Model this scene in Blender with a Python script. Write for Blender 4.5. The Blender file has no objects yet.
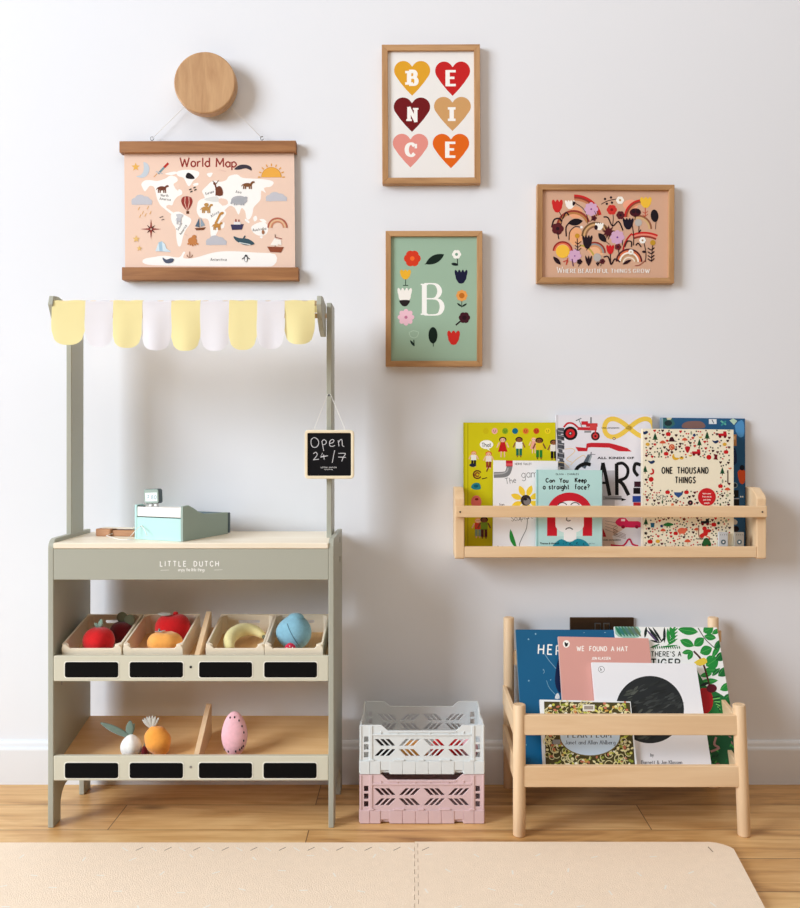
import bpy, bmesh, math, random
from mathutils import Vector, Matrix
C = bpy.context.scene.collection
PI = math.pi
sin, cos = math.sin, math.cos
# ---------------------------------------------------------------- camera numbers
CX, CY, FP = 413.0, 440.0, 857.0
CAMZ, CAMY = 0.824, -2.065
CAM = Vector((0, CAMY, CAMZ))
def S(Y): return FP/(Y-CAMY)                       # photo pixels per metre at depth Y
def WX(px, Y): return (px-CX)/S(Y)
def WZ(py, Y): return CAMZ-(py-CY)/S(Y)
def W(px, py, Y): return Vector((WX(px,Y), Y, WZ(py,Y)))
def lin(c):
    c = c/255.0
    return c/12.92 if c <= 0.04045 else ((c+0.055)/1.055)**2.4
def rgb(r,g,b): return (lin(r),lin(g),lin(b),1.0)

# ---------------------------------------------------------------- materials
def newmat(name):
    m = bpy.data.materials.new(name); m.use_nodes = True
    nt = m.node_tree; nt.nodes.clear()
    out = nt.nodes.new('ShaderNodeOutputMaterial'); b = nt.nodes.new('ShaderNodeBsdfPrincipled')
    nt.links.new(b.outputs[0], out.inputs[0])
    return m, nt, b
def paint(name, col, rough=0.55, bump=0.0, bscale=300, spec=0.5, var=0.0, sheen=0.0, coat=0.0, metal=0.0):
    m, nt, b = newmat(name)
    b.inputs['Base Color'].default_value = rgb(*col); b.inputs['Roughness'].default_value = rough
    b.inputs['Specular IOR Level'].default_value = spec
    b.inputs['Metallic'].default_value = metal
    if sheen: b.inputs['Sheen Weight'].default_value = sheen
    if coat: b.inputs['Coat Weight'].default_value = coat
    if bump or var:
        tc = nt.nodes.new('ShaderNodeTexCoord'); n = nt.nodes.new('ShaderNodeTexNoise')
        n.inputs['Scale'].default_value = bscale; n.inputs['Detail'].default_value = 3
        nt.links.new(tc.outputs['Object'], n.inputs['Vector'])
        if bump:
            bp = nt.nodes.new('ShaderNodeBump'); bp.inputs['Strength'].default_value = bump; bp.inputs['Distance'].default_value = 0.001
            nt.links.new(n.outputs[0], bp.inputs['Height']); nt.links.new(bp.outputs[0], b.inputs['Normal'])
        if var:
            n2 = nt.nodes.new('ShaderNodeTexNoise'); n2.inputs['Scale'].default_value = bscale*0.15
            nt.links.new(tc.outputs['Object'], n2.inputs['Vector'])
            mx = nt.nodes.new('ShaderNodeMix'); mx.data_type = 'RGBA'
            mx.inputs[6].default_value = rgb(*[max(0,c*(1-var)) for c in col]); mx.inputs[7].default_value = rgb(*[min(255,c*(1+var)) for c in col])
            nt.links.new(n2.outputs[0], mx.inputs[0]); nt.links.new(mx.outputs[2], b.inputs['Base Color'])
    return m
def wood(name, c1, c2, axis=0, scale=9.0, rough=0.5, stretch=14.0, bump=0.08, knots=True):
    """timber with grain along one axis (0,1,2)"""
    m, nt, b = newmat(name)
    tc = nt.nodes.new('ShaderNodeTexCoord'); mp = nt.nodes.new('ShaderNodeMapping')
    sc = [scale*stretch]*3; sc[axis] = scale
    mp.inputs['Scale'].default_value = sc
    oi = nt.nodes.new('ShaderNodeObjectInfo')
    nt.links.new(tc.outputs['Object'], mp.inputs['Vector'])
    n = nt.nodes.new('ShaderNodeTexNoise'); n.inputs['Scale'].default_value = 1.0; n.inputs['Detail'].default_value = 5; n.inputs['Roughness'].default_value = 0.65
    n.inputs['Distortion'].default_value = 0.4
    nt.links.new(mp.outputs[0], n.inputs['Vector'])
    mp2 = nt.nodes.new('ShaderNodeMapping'); sc2 = [scale*2.2]*3; sc2[axis] = scale*0.35
    mp2.inputs['Scale'].default_value = sc2; nt.links.new(tc.outputs['Object'], mp2.inputs['Vector'])
    n2 = nt.nodes.new('ShaderNodeTexNoise'); n2.inputs['Scale'].default_value = 1.0; n2.inputs['Detail'].default_value = 2; n2.inputs['Distortion'].default_value = 1.2
    nt.links.new(mp2.outputs[0], n2.inputs['Vector'])
    mt = nt.nodes.new('ShaderNodeMath'); mt.operation = 'MULTIPLY_ADD'; mt.inputs[1].default_value = 0.55
    nt.links.new(n.outputs[0], mt.inputs[0])
    m3 = nt.nodes.new('ShaderNodeMath'); m3.operation = 'MULTIPLY'; m3.inputs[1].default_value = 0.45
    nt.links.new(n2.outputs[0], m3.inputs[0]); nt.links.new(m3.outputs[0], mt.inputs[2])
    cr = nt.nodes.new('ShaderNodeValToRGB'); cr.color_ramp.elements[0].position = 0.36; cr.color_ramp.elements[1].position = 0.64
    cr.color_ramp.elements[0].color = rgb(*c2); cr.color_ramp.elements[1].color = rgb(*c1)
    nt.links.new(mt.outputs[0], cr.inputs[0]); nt.links.new(cr.outputs[0], b.inputs['Base Color'])
    b.inputs['Roughness'].default_value = rough
    bp = nt.nodes.new('ShaderNodeBump'); bp.inputs['Strength'].default_value = bump; bp.inputs['Distance'].default_value = 0.001
    nt.links.new(n.outputs[0], bp.inputs['Height']); nt.links.new(bp.outputs[0], b.inputs['Normal'])
    return m
def print_mat(name, rough=0.45, coat=0.0):
    m, nt, b = newmat(name)
    a = nt.nodes.new('ShaderNodeVertexColor'); a.layer_name = 'Col'
    nt.links.new(a.outputs[0], b.inputs['Base Color'])
    b.inputs['Roughness'].default_value = rough; b.inputs['Coat Weight'].default_value = coat
    return m
M_PRINT = print_mat('printed_paper', 0.6); M_COVER = print_mat('glossy_printed_cover', 0.42); M_GLOSS = print_mat('print_behind_glazing', 0.4, 0.0)
M_PRINT.node_tree.nodes['Principled BSDF'].inputs['Specular IOR Level'].default_value = 0.12
M_GLOSS.node_tree.nodes['Principled BSDF'].inputs['Specular IOR Level'].default_value = 0.12
M_COVER.node_tree.nodes['Principled BSDF'].inputs['Specular IOR Level'].default_value = 0.2

# ---------------------------------------------------------------- mesh builder (world coordinates)
class MB:
    def __init__(s): s.v=[]; s.f=[]; s.mi=[]; s.sm=[]; s.mats=[]
    def _mat(s, m):
        if m not in s.mats: s.mats.append(m)
        return s.mats.index(m)
    def add(s, vs, fs, m, smooth=False):
        o=len(s.v); k=s._mat(m)
        s.v += [Vector(v) for v in vs]
        for f in fs: s.f.append([o+i for i in f]); s.mi.append(k); s.sm.append(smooth)
    def add_bm(s, bm, m, smooth=False, M=None):
        bm.verts.ensure_lookup_table(); bm.verts.index_update()
        s.add([(M@v.co if M else v.co.copy()) for v in bm.verts], [[v.index for v in f.verts] for f in bm.faces], m, smooth); bm.free()
    def box(s, x0,x1,y0,y1,z0,z1, m, bev=0.0, M=None, seg=1):
        bm=bmesh.new(); bmesh.ops.create_cube(bm,size=1)
        for v in bm.verts: v.co = Vector(((x0+x1)/2+v.co.x*(x1-x0),(y0+y1)/2+v.co.y*(y1-y0),(z0+z1)/2+v.co.z*(z1-z0)))
        if bev: bmesh.ops.bevel(bm, geom=bm.edges[:], offset=bev, segments=seg, profile=.6, affect='EDGES')
        s.add_bm(bm, m, False, M)
    def prism(s, pts, ext, m, bev=0.0, seg=1, M=None):
        """flat polygon pts extruded by the vector ext"""
        pts=[Vector(p) for p in pts]; ext=Vector(ext)
        bm=bmesh.new(); a=[bm.verts.new(p) for p in pts]; b=[bm.verts.new(p+ext) for p in pts]; n=len(pts)
        bm.faces.new(a); bm.faces.new(b[::-1])
        for i in range(n): bm.faces.new((a[i],b[i],b[(i+1)%n],a[(i+1)%n]))
        bmesh.ops.recalc_face_normals(bm, faces=bm.faces[:])
        if bev:
            ed=[e for e in bm.edges if len(e.link_faces)==2 and e.calc_face_angle(0)>0.5]
            bmesh.ops.bevel(bm, geom=ed, offset=bev, segments=seg, profile=.6, affect='EDGES')
        s.add_bm(bm, m, False, M)
    def tube(s, pts, r, m, n=10, cap=True, smooth=True):
        pts=[Vector(p) for p in pts]; rr = r if isinstance(r,(list,tuple)) else [r]*len(pts)
        vs=[]; fs=[]; prev=None
        for i,p in enumerate(pts):
            t=(pts[min(i+1,len(pts)-1)]-pts[max(i-1,0)]).normalized()
            if prev is None:
                up = Vector((0,0,1)) if abs(t.z)<.9 else Vector((0,1,0))
                a=t.cross(up).normalized()
            else: a=(prev-t*prev.dot(t)).normalized()
            b=t.cross(a); prev=a
            for k in range(n):
                q=2*PI*k/n; vs.append(p+(a*cos(q)+b*sin(q))*rr[i])
        for i in range(len(pts)-1):
            for k in range(n): fs.append((i*n+k,i*n+(k+1)%n,(i+1)*n+(k+1)%n,(i+1)*n+k))
        s.add(vs,fs,m,smooth)
        if cap:
            L=len(pts)-1
            s.add([vs[k] for k in range(n)],[list(range(n))[::-1]],m); s.add([vs[L*n+k] for k in range(n)],[list(range(n))],m)
    def blob(s, c, r, m, fn=None, nu=28, nv=16, M=None):
        """soft closed form: fn(dir, theta, phi) -> radius factor or vector"""
        c=Vector(c); vs=[]; fs=[]
        for j in range(nv+1):
            ph=PI*j/nv
            for i in range(nu):
                th=2*PI*i/nu; d=Vector((sin(ph)*cos(th), sin(ph)*sin(th), cos(ph)))
                k=fn(d,th,ph) if fn else 1.0
                p = Vector((d.x*r[0],d.y*r[1],d.z*r[2]))*k if not isinstance(k,Vector) else k
                if M: p = M@p
                vs.append(c+p)
        for j in range(nv):
            for i in range(nu): fs.append((j*nu+i,(j+1)*nu+i,(j+1)*nu+(i+1)%nu,j*nu+(i+1)%nu))
        s.add(vs,fs,m,True)
    def build(s, name, parent=None, loc=None, mods=None):
        bm=bmesh.new(); bv=[bm.verts.new(v) for v in s.v]
        for f,mi,sm in zip(s.f,s.mi,s.sm):
            try: q=bm.faces.new([bv[i] for i in f])
            except ValueError: continue
            q.material_index=mi; q.smooth=sm
        bmesh.ops.remove_doubles(bm, verts=bm.verts[:], dist=1e-6)
        bmesh.ops.recalc_face_normals(bm, faces=bm.faces[:])
        if parent is not None: inv = parent['_f'].inverted() if False else FR[parent.name].inverted()
        else: inv = Matrix.Translation(-Vector(loc)) if loc is not None else Matrix()
        bm.transform(inv)
        me=bpy.data.meshes.new(name); bm.to_mesh(me); bm.free()
        for m in s.mats: me.materials.append(m)
        o=bpy.data.objects.new(name, me); C.objects.link(o)
        if parent is not None:
            o.parent=parent; FR[o.name]=FR[parent.name].copy()
        else:
            if loc is not None: o.location=loc
            FR[o.name]=Matrix.Translation(Vector(loc)) if loc is not None else Matrix()
        return o
FR = {}     # world frame of every object made
def tag(o, label=None, cat=None, group=None, kind=None):
    if label: o['label']=label
    if cat: o['category']=cat
    if group: o['group']=group
    if kind: o['kind']=kind
    return o
def thing(name, label, cat, loc=(0,0,0), group=None, M=None):
    o=bpy.data.objects.new(name, None); C.objects.link(o); o.empty_display_size=.05
    F = M if M is not None else Matrix.Translation(Vector(loc))
    o.matrix_world = F; FR[o.name]=F.copy()
    return tag(o,label,cat,group)

def plate(mb, outer, holes, O, ex, ez, t, m, bev=0.0):
    """flat plate with holes: outlines in (u,v) metres on the plane O,ex,ez; t = thickness to both sides/2"""
    cu=bpy.data.curves.new('tmp','CURVE'); cu.dimensions='2D'; cu.fill_mode='BOTH'; cu.extrude=max(t/2-bev,1e-5); cu.bevel_depth=bev; cu.bevel_resolution=0
    if bev: cu.offset=-bev
    for loop in [outer]+holes:
        sp=cu.splines.new('POLY'); sp.points.add(len(loop)-1)
        for p,q in zip(sp.points,loop): p.co=(q[0],q[1],0,1)
        sp.use_cyclic_u=True
    o=bpy.data.objects.new('tmp',cu); C.objects.link(o)
    dg=bpy.context.evaluated_depsgraph_get(); dg.update()
    me=o.evaluated_get(dg).to_mesh()
    ex=Vector(ex); ez=Vector(ez); n=ex.cross(ez); O=Vector(O)
    mb.add([O+ex*v.co.x+ez*v.co.y+n*v.co.z for v in me.vertices],[list(p.vertices) for p in me.polygons],m)
    o.evaluated_get(dg).to_mesh_clear()
    bpy.data.objects.remove(o); bpy.data.curves.remove(cu)

def rrect(x0,y0,x1,y1,r,n=4):
    out=[]
    for cx,cy,a in ((x1-r,y1-r,0),(x0+r,y1-r,90),(x0+r,y0+r,180),(x1-r,y0+r,270)):
        for k in range(n+1):
            q=math.radians(a+90*k/n); out.append((cx+r*cos(q),cy+r*sin(q)))
    return out
def cat(pts, n=6, closed=False):
    """Catmull-Rom through pts"""
    P=[Vector((p[0],p[1])) for p in pts]; out=[]; L=len(P)
    if L<3 and not closed: return P
    rng = range(L) if closed else range(L-1)
    for i in rng:
        if closed: a,b,c,d=P[(i-1)%L],P[i],P[(i+1)%L],P[(i+2)%L]
        else: a,b,c,d=P[max(i-1,0)],P[i],P[i+1],P[min(i+2,L-1)]
        for k in range(n):
            t=k/n
            out.append(.5*((2*b)+(c-a)*t+(2*a-5*b+4*c-d)*t*t+(3*b-a-3*c+d)*t**3))
    if not closed: out.append(P[-1])
    return out

# ---------------------------------------------------------------- stroke lettering
G = {
'A':'6|l 0,0 3,10 6,0|l 1.1,3.6 4.9,3.6','B':'5|l 0,0 0,10|c 0,10 3.2,9.8 4.4,7.6 3.2,5.4 0,5.2|c 0,5.2 3.9,4.9 5.1,2.6 3.9,.2 0,0',
'C':'6|c 5.6,8 3.5,10 1,8.6 0,5 1,1.4 3.5,0 5.6,2','D':'6|l 0,0 0,10|c 0,10 3.8,9.3 5.6,5 3.8,.7 0,0','E':'4.5|l 4.5,10 0,10 0,0 4.5,0|l 0,5.2 3.8,5.2',
'F':'4.5|l 4.5,10 0,10 0,0|l 0,5.2 3.8,5.2','G':'6|c 5.6,8 3.5,10 1,8.6 0,5 1,1.4 3.5,0 5.6,2|l 5.6,2 5.6,4.6 3.6,4.6','H':'5.5|l 0,0 0,10|l 5.5,0 5.5,10|l 0,5 5.5,5',
'I':'.4|l .2,0 .2,10','J':'3.5|c 3.5,10 3.5,3 2,0 0,1.5','K':'5|l 0,0 0,10|l 5,10 0,4.5|l 1.6,6.2 5,0','L':'4.2|l 0,10 0,0 4.2,0','M':'7|l 0,0 .3,10 3.5,3 6.7,10 7,0',
'N':'5.5|l 0,0 0,10 5.5,0 5.5,10','O':'6.2|o 3.1,5 3.1,5','P':'5|l 0,0 0,10|c 0,10 3.8,9.6 5,7.3 3.8,4.9 0,4.6','Q':'6.2|o 3.1,5 3.1,5|l 4,2.5 6.4,-.6',
'R':'5.2|l 0,0 0,10|c 0,10 3.8,9.6 5,7.3 3.8,4.9 0,4.6|l 2.2,4.8 5.2,0','S':'5|c 4.7,8.4 2.5,10 .4,7.8 2.5,5.2 4.8,2.6 2.5,0 .1,1.5','T':'5.5|l 0,10 5.5,10|l 2.75,10 2.75,0',
'U':'5.5|c 0,10 0,3.4 .8,.8 2.75,0 4.7,.8 5.5,3.4 5.5,10','V':'5.6|l 0,10 2.8,0 5.6,10','W':'9|l 0,10 2.3,0 4.5,8 6.7,0 9,10','X':'5.4|l 0,10 5.4,0|l 0,0 5.4,10','Y':'5.4|l 0,10 2.7,5 5.4,10|l 2.7,5 2.7,0','Z':'5|l 0,10 5,10 0,0 5,0',
'a':'4.5|c 4.4,4.8 2.2,6 .1,3 2.2,0 4.4,1.4|l 4.5,6 4.5,0','b':'4.4|l 0,0 0,10|c 0,4.6 2.2,6 4.4,3 2.2,0 0,1.2','c':'4|c 4,5 2.2,6 0,3 2.2,0 4,1','d':'4.5|c 4.4,4.8 2.2,6 .1,3 2.2,0 4.4,1.2|l 4.5,10 4.5,0',
'e':'4.2|c .2,3.2 4.2,3.4 3.5,5.5 2,6 0,3 2,0 4.1,1.1','f':'3.2|c 3.2,9.4 1.9,10 1.2,8 1.2,0|l 0,6 2.8,6','g':'4.5|c 4.4,4.8 2.2,6 .1,3 2.2,.3 4.4,1.6|c 4.5,6 4.5,-2 2.5,-3.6 .4,-2.4','h':'4.2|l 0,0 0,10|c 0,4 2.2,6 4.1,4.2 4.2,0',
'i':'.4|l .2,0 .2,6|l .2,8 .2,8.8','j':'2|c 1.8,6 1.8,-2 0,-3','k':'4|l 0,0 0,10|l 3.8,6 0,2.6|l 1.4,3.8 4,0','l':'.4|l .2,0 .2,10','m':'7|l 0,0 0,6|c 0,4 1.9,6 3.4,4.2 3.5,0|c 3.5,4 5.2,6 6.9,4.2 7,0','n':'4.2|l 0,0 0,6|c 0,4 2.2,6 4.1,4.2 4.2,0',
'o':'4.4|o 2.2,3 2.2,3','p':'4.4|l 0,6 0,-3.6|c 0,4.6 2.2,6 4.4,3 2.2,0 0,1.2','q':'4.4|l 4.4,6 4.4,-3.6|c 4.4,4.6 2.2,6 0,3 2.2,0 4.4,1.2','r':'3|l 0,0 0,6|c 0,3.6 1.2,5.6 3,5.8','s':'3.6|c 3.4,5 1.8,6 .3,4.6 1.8,3 3.5,1.4 1.8,0 .1,1','t':'3|l 1.2,9 1.2,1 2.8,0|l 0,6 2.8,6',
'u':'4.2|c 0,6 .1,1.6 2,0 4.2,2|l 4.2,6 4.2,0','v':'4|l 0,6 2,0 4,6','w':'6|l 0,6 1.5,0 3,5 4.5,0 6,6','x':'4|l 0,6 4,0|l 0,0 4,6','y':'4|l 0,6 2.2,.4|l 4,6 1,-3.6','z':'3.8|l 0,6 3.8,6 0,0 3.8,0',
'2':'4.6|c .2,7.8 2.2,10 4.2,7.6 2.6,4 0,0|l 0,0 4.6,0','4':'5|l 2,10 .2,4.6 5,4.6|l 3,7.4 2.4,0','7':'4.6|l .2,9.6 4.6,9.6 1.6,0|l .6,5 5,5','0':'5|o 2.5,5 2.4,5','8':'4.4|o 2.2,7.5 1.8,2.4|o 2.2,2.6 2.2,2.6','/':'3|l 0,-1 3,11','?':'4|c 0,8 2,10 4,7.6 2,5 2,3|l 2,.8 2,0','&':'6|c 6,0 1,6.6 1,9 3,9 3,6.6 0,3 1.6,0 4,.4 5.6,4.4',
"'":'.6|l .3,10 .3,7.8','.':'.6|l .2,0 .2,.7','-':'3|l 0,4.5 3,4.5',':':'.6|l .2,1 .2,1.8|l .2,5 .2,5.8'}
def glyph(ch):
    p=G[ch].split('|'); w=float(p[0])/10; st=[]
    for q in p[1:]:
        k,rest=q[0],q[2:].split()
        pts=[tuple(float(a)/10 for a in r.split(',')) for r in rest]
        if k=='o':
            (cx,cy),(rx,ry)=pts; st.append(('o',[(cx+rx*cos(2*PI*i/16+PI/2),cy+ry*sin(2*PI*i/16+PI/2)) for i in range(17)]))
        elif k=='c': st.append(('c',[(v.x,v.y) for v in cat(pts,5)]))
        else: st.append(('l',pts))
    return w,st

# ---------------------------------------------------------------- flat printed art, drawn in photo pixels on a real plane
class Art:
    DZ=4e-6
    def __init__(s, O, ex=(1,0,0), ez=(0,0,1)):
        s.O=Vector(O); s.ex=Vector(ex).normalized(); s.ez=Vector(ez).normalized(); s.n=s.ex.cross(s.ez)
        s.v=[]; s.f=[]; s.c=[]; s.z=0.0; s.ox=s.oy=0.0; s.k=1.0; s.hold=False; s.w=s.h=None
    def crop(s, ox, oy, k): s.ox,s.oy,s.k=ox,oy,k; return s          # author in the coordinates of an enlarged view
    def uv(s, x, y):
        px=s.ox+x/s.k; py=s.oy+y/s.k
        d=Vector((px-CX, FP, -(py-CY))); t=(s.O-CAM).dot(s.n)/d.dot(s.n); p=CAM+d*t-s.O
        u,v=p.dot(s.ex),p.dot(s.ez)
        if s.w: u=min(max(u,0),s.w); v=min(max(v,0),s.h)
        return (u,v)
    def raw(s, uvs, faces, col, z=None):
        z = s.z if z is None else z
        o=len(s.v); s.v += [s.O+s.ex*u+s.ez*v+s.n*z for u,v in uvs]
        for f in faces: s.f.append([o+i for i in f]); s.c.append(col)
    def up(s):
        s.z += s.DZ if not s.hold else 1.5e-6
    def poly(s, pts, col, smooth=0):
        s.up()
        if smooth: pts=cat(pts,smooth,True)
        pts=[s.uv(p[0],p[1]) for p in pts]
        s.raw(pts,[list(range(len(pts)))],rgb(*col))
    def ell(s,cx,cy,rx,ry,col,rot=0,n=18):
        a=math.radians(rot); s.poly([(cx+rx*cos(2*PI*i/n)*cos(a)-ry*sin(2*PI*i/n)*sin(a), cy+rx*cos(2*PI*i/n)*sin(a)+ry*sin(2*PI*i/n)*cos(a)) for i in range(n)],col)
    def rect(s,x0,y0,x1,y1,col): s.poly([(x0,y0),(x1,y0),(x1,y1),(x0,y1)],col)
    def line(s, pts, w, col, smooth=0, taper=False, thin=None):
        """stroke of width w; thin = width of horizontal runs"""
        s.up()
        P=cat(pts,smooth) if smooth else [Vector((p[0],p[1])) for p in pts]
        vs=[]; fs=[]; n=len(P); closed=(P[0]-P[-1]).length<1e-6 and n>3
        for i,p in enumerate(P):
            if closed and i in (0,n-1): t=P[1]-P[-2]
            else: t=P[min(i+1,n-1)]-P[max(i-1,0)]
            if t.length<1e-9: t=Vector((1,0))
            t.normalize(); q=Vector((-t.y,t.x)); ww=w
            if thin is not None: ww=thin+(w-thin)*abs(t.y)**1.5
            if 0<i<n-1:
                t1=(P[i]-P[i-1]); t2=(P[i+1]-P[i])
                if t1.length>1e-9 and t2.length>1e-9:
                    c=max(0.45,math.sqrt(max(0,(1+t1.normalized().dot(t2.normalized()))/2))); ww=ww/c
            if taper: ww*= max(.12, sin(PI*(i+.3)/(n-.4))) if taper==2 else (1-.85*i/(n-1))
            vs += [p+q*ww/2, p-q*ww/2]
        for i in range(n-1): fs.append((2*i,2*i+1,2*i+3,2*i+2))
        uv=[s.uv(v.x,v.y) for v in vs]
        s.raw(uv,fs,rgb(*col))
    def arc(s,cx,cy,r,a0,a1,w,col,ry=None,n=14):
        ry=ry or r; s.line([(cx+r*cos(math.radians(a0+(a1-a0)*i/n)),cy-ry*sin(math.radians(a0+(a1-a0)*i/n))) for i in range(n+1)],w,col)
    def stext(s, txt, x, y, h, w, col, sp=.22, rot=0, serif=False, thin=None, align=0, wx=1.0, jit=0):
        """lettering from strokes; (x,y) = left end of the baseline, h = cap height"""
        tot=0; items=[]
        for ch in txt:
            if ch==' ': tot+=.42*wx; continue
            gw,st=glyph(ch); items.append((tot,st)); tot+=gw*wx+sp
        tot-=sp; off=-tot*h*align; a=math.radians(rot); rnd=random.Random(len(txt))
        def T(u,v,dy=0): 
            X=off+u*h; Y=-(v*h)+dy
            return (x+X*cos(a)+Y*sin(a), y-X*sin(a)+Y*cos(a))
        s.up(); h0=s.hold; s.hold=True
        for o,st in items:
            dy=rnd.uniform(-jit,jit)*h
            for k,pts in st:
                if k=='l':
                    for p,q in zip(pts[:-1],pts[1:]):
                        dv=Vector((q[0]-p[0],q[1]-p[1])).normalized()*(w/h*.28)
                        s.line([T(o+(p[0])*wx-(dv.x if p!=pts[0] else 0),p[1]-(dv.y if p!=pts[0] else 0),dy),T(o+q[0]*wx+(dv.x if q!=pts[-1] else 0),q[1]+(dv.y if q!=pts[-1] else 0),dy)],w,col,thin=thin)
                else: s.line([T(o+p[0]*wx,p[1],dy) for p in pts],w,col,thin=thin)
                if serif and k=='l':
                    for e,q in ((pts[0],pts[1]),(pts[-1],pts[-2])):
                        if abs(e[1]-q[1])>.25 and (e[1]<.05 or e[1]>.93 or (abs(e[1]-.6)<.03 and e[1]>q[1])):
                            hw=serif*w/h; v=e[1]; tt=(thin or w)/h*.5; v2=v+tt if v<.05 else v-tt
                            s.line([T(o+e[0]*wx-hw,v2,dy),T(o+e[0]*wx+hw,v2,dy)],(thin or w),col)
        s.hold=h0
        return tot*h
    def text(s, txt, x, y, h, col, align=0, bold=0.0, wx=1.0, rot=0, sp=1.0):
        """lettering from the built-in face; h = cap height"""
        cu=bpy.data.curves.new('t','FONT'); cu.body=txt; cu.size=1; cu.offset=bold; cu.resolution_u=2; cu.space_character=sp
        o=bpy.data.objects.new('t',cu); C.objects.link(o); dg=bpy.context.evaluated_depsgraph_get(); dg.update()
        me=o.evaluated_get(dg).to_mesh(); k=h/.70
        vs=[(v.co.x,v.co.y) for v in me.vertices]; fs=[list(p.vertices) for p in me.polygons]
        o.evaluated_get(dg).to_mesh_clear(); bpy.data.objects.remove(o); bpy.data.curves.remove(cu)
        if not vs: return
        wd=max(v[0] for v in vs); a=math.radians(rot); s.up()
        out=[]
        for u,v in vs:
            X=(u-wd*align)*k*wx; Y=-v*k
            out.append(s.uv(x+X*cos(a)+Y*sin(a), y-X*sin(a)+Y*cos(a)))
        s.raw(out,fs,rgb(*col))
    # --- motifs
    def heart(s,cx,cy,w,h,col):
        R_=[(0,-.335)]
        for k in range(13):
            q=math.radians(150-190*k/12); R_.append((.245+.258*cos(q),-.225-.275*sin(q)))
        R_+=[(.33,.12),(.16,.33)]
        pts=[(cx+u*w,cy+v*h) for u,v in R_]+[(cx,cy+.5*h)]+[(cx-u*w,cy+v*h) for u,v in R_[:0:-1]]
        s.poly(pts,col)
    def leaf(s,x0,y0,x1,y1,w,col,bend=0):
        d=Vector((x1-x0,y1-y0)); q=Vector((-d.y,d.x)).normalized(); P=[];Q=[]
        for i in range(9):
            t=i/8; c=Vector((x0,y0))+d*t+q*bend*sin(PI*t); ww=w/2*sin(PI*t)**.8 if 0<t<1 else 0
            P.append(c+q*ww); Q.append(c-q*ww)
        s.poly([(p.x,p.y) for p in P]+[(p.x,p.y) for p in Q[::-1][1:-1]],col)
    def flower(s,cx,cy,r,n,col,ccol=None,cr=.3,pw=.42):
        s.up(); h=s.hold; s.hold=True
        for i in range(n):
            a=2*PI*i/n; s.z+=2e-6; s.ell(cx+cos(a)*r*.58,cy+sin(a)*r*.58,r*.45,r*pw,col,math.degrees(a),10)
        s.hold=h; s.ell(cx,cy,r*.4,r*.4,col,0,10)
        if ccol: s.ell(cx,cy,r*cr,r*cr,ccol,0,10)
    def tulip(s,cx,cy,w,h,col,n=3):
        s.poly([(cx-w/2,cy-h*.35),(cx-w*.42,cy+h*.15),(cx-w*.2,cy+h*.45),(cx,cy+h*.5),(cx+w*.2,cy+h*.45),(cx+w*.42,cy+h*.15),(cx+w/2,cy-h*.35)],col)
        s.up(); hh=s.hold; s.hold=True
        for i in range(n):
            x=cx-w*.5+w*(i+.5)/n; s.z+=2e-6; s.ell(x,cy-h*.22,w/n*.52,h*.3,col,(i-(n-1)/2)*10,10)
        s.hold=hh
    def star(s,cx,cy,r,col,n=5,ri=.42,rot=-90):
        s.poly([(cx+(r if i%2==0 else r*ri)*cos(math.radians(rot)+PI*i/n), cy+(r if i%2==0 else r*ri)*sin(math.radians(rot)+PI*i/n)) for i in range(2*n)],col)
    def animal(s,cx,cy,w,h,col,neck=0,tail=1,face=1):
        f=face; s.up(); hh=s.hold; s.hold=True
        s.ell(cx,cy,w*.36,h*.24,col); s.z+=3e-6
        for k in (-.28,-.14,.16,.3): s.line([(cx+k*w,cy+h*.05),(cx+k*w*1.05,cy+h*.5)],w*.1,col)
        s.z+=3e-6; hx,hy=cx+f*w*.42,cy-h*(.25+neck)
        s.line([(cx+f*w*.25,cy-h*.05),(hx,hy)],w*.16,col); s.z+=3e-6; s.ell(hx+f*w*.05,hy,w*.12,h*.12,col)
        s.line([(cx-f*w*.33,cy-h*.1),(cx-f*w*.48,cy+h*.15*tail)],w*.05,col)
        s.hold=hh
    def cloud(s,cx,cy,w,h,col):
        s.up(); hh=s.hold; s.hold=True
        for a,b,r in ((-.3,.1,.24),(-.08,-.1,.3),(.18,0,.26),(.36,.15,.18)):
            s.z+=2e-6; s.ell(cx+a*w,cy+b*h,r*w*.9,r*h*1.5,col,0,12)
        s.rect(cx-w*.5,cy+h*.2,cx+w*.5,cy+h*.42,col); s.hold=hh
    def apple(s,x,y,r,col,st=(50,60,30)): s.ell(x-r*.35,y,r*.7,r*.85,col,0,10); s.ell(x+r*.35,y,r*.7,r*.85,col,0,10); s.line([(x,y-r*.6),(x+r*.3,y-r*1.3)],r*.25,st)
    def tree(s,x,y,r,col):
        s.rect(x-r*.12,y+r*.7,x+r*.12,y+r*1.2,(110,70,40))
        for k in (0,1,2): s.poly([(x-r*(.4+.18*k),y-r*.5+r*.45*k+r*.3),(x,y-r*1.2+r*.45*k),(x+r*(.4+.18*k),y-r*.5+r*.45*k+r*.3)],col)
    def mush(s,x,y,r,col): s.rect(x-r*.2,y,x+r*.2,y+r,(225,200,160)); s.poly([(x-r,y+r*.15),(x-r*.8,y-r*.5),(x,y-r*.9),(x+r*.8,y-r*.5),(x+r,y+r*.15)],col,4)
    def bird(s,x,y,r,col,f=1): s.poly([(x-f*r*1.2,y-r*.5),(x-f*r*.2,y-r*.3),(x+f*r*.6,y-r*.6),(x+f*r*1.1,y-r*.2),(x+f*r*.5,y+r*.4),(x-f*r*.3,y+r*.5)],col,3)
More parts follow.
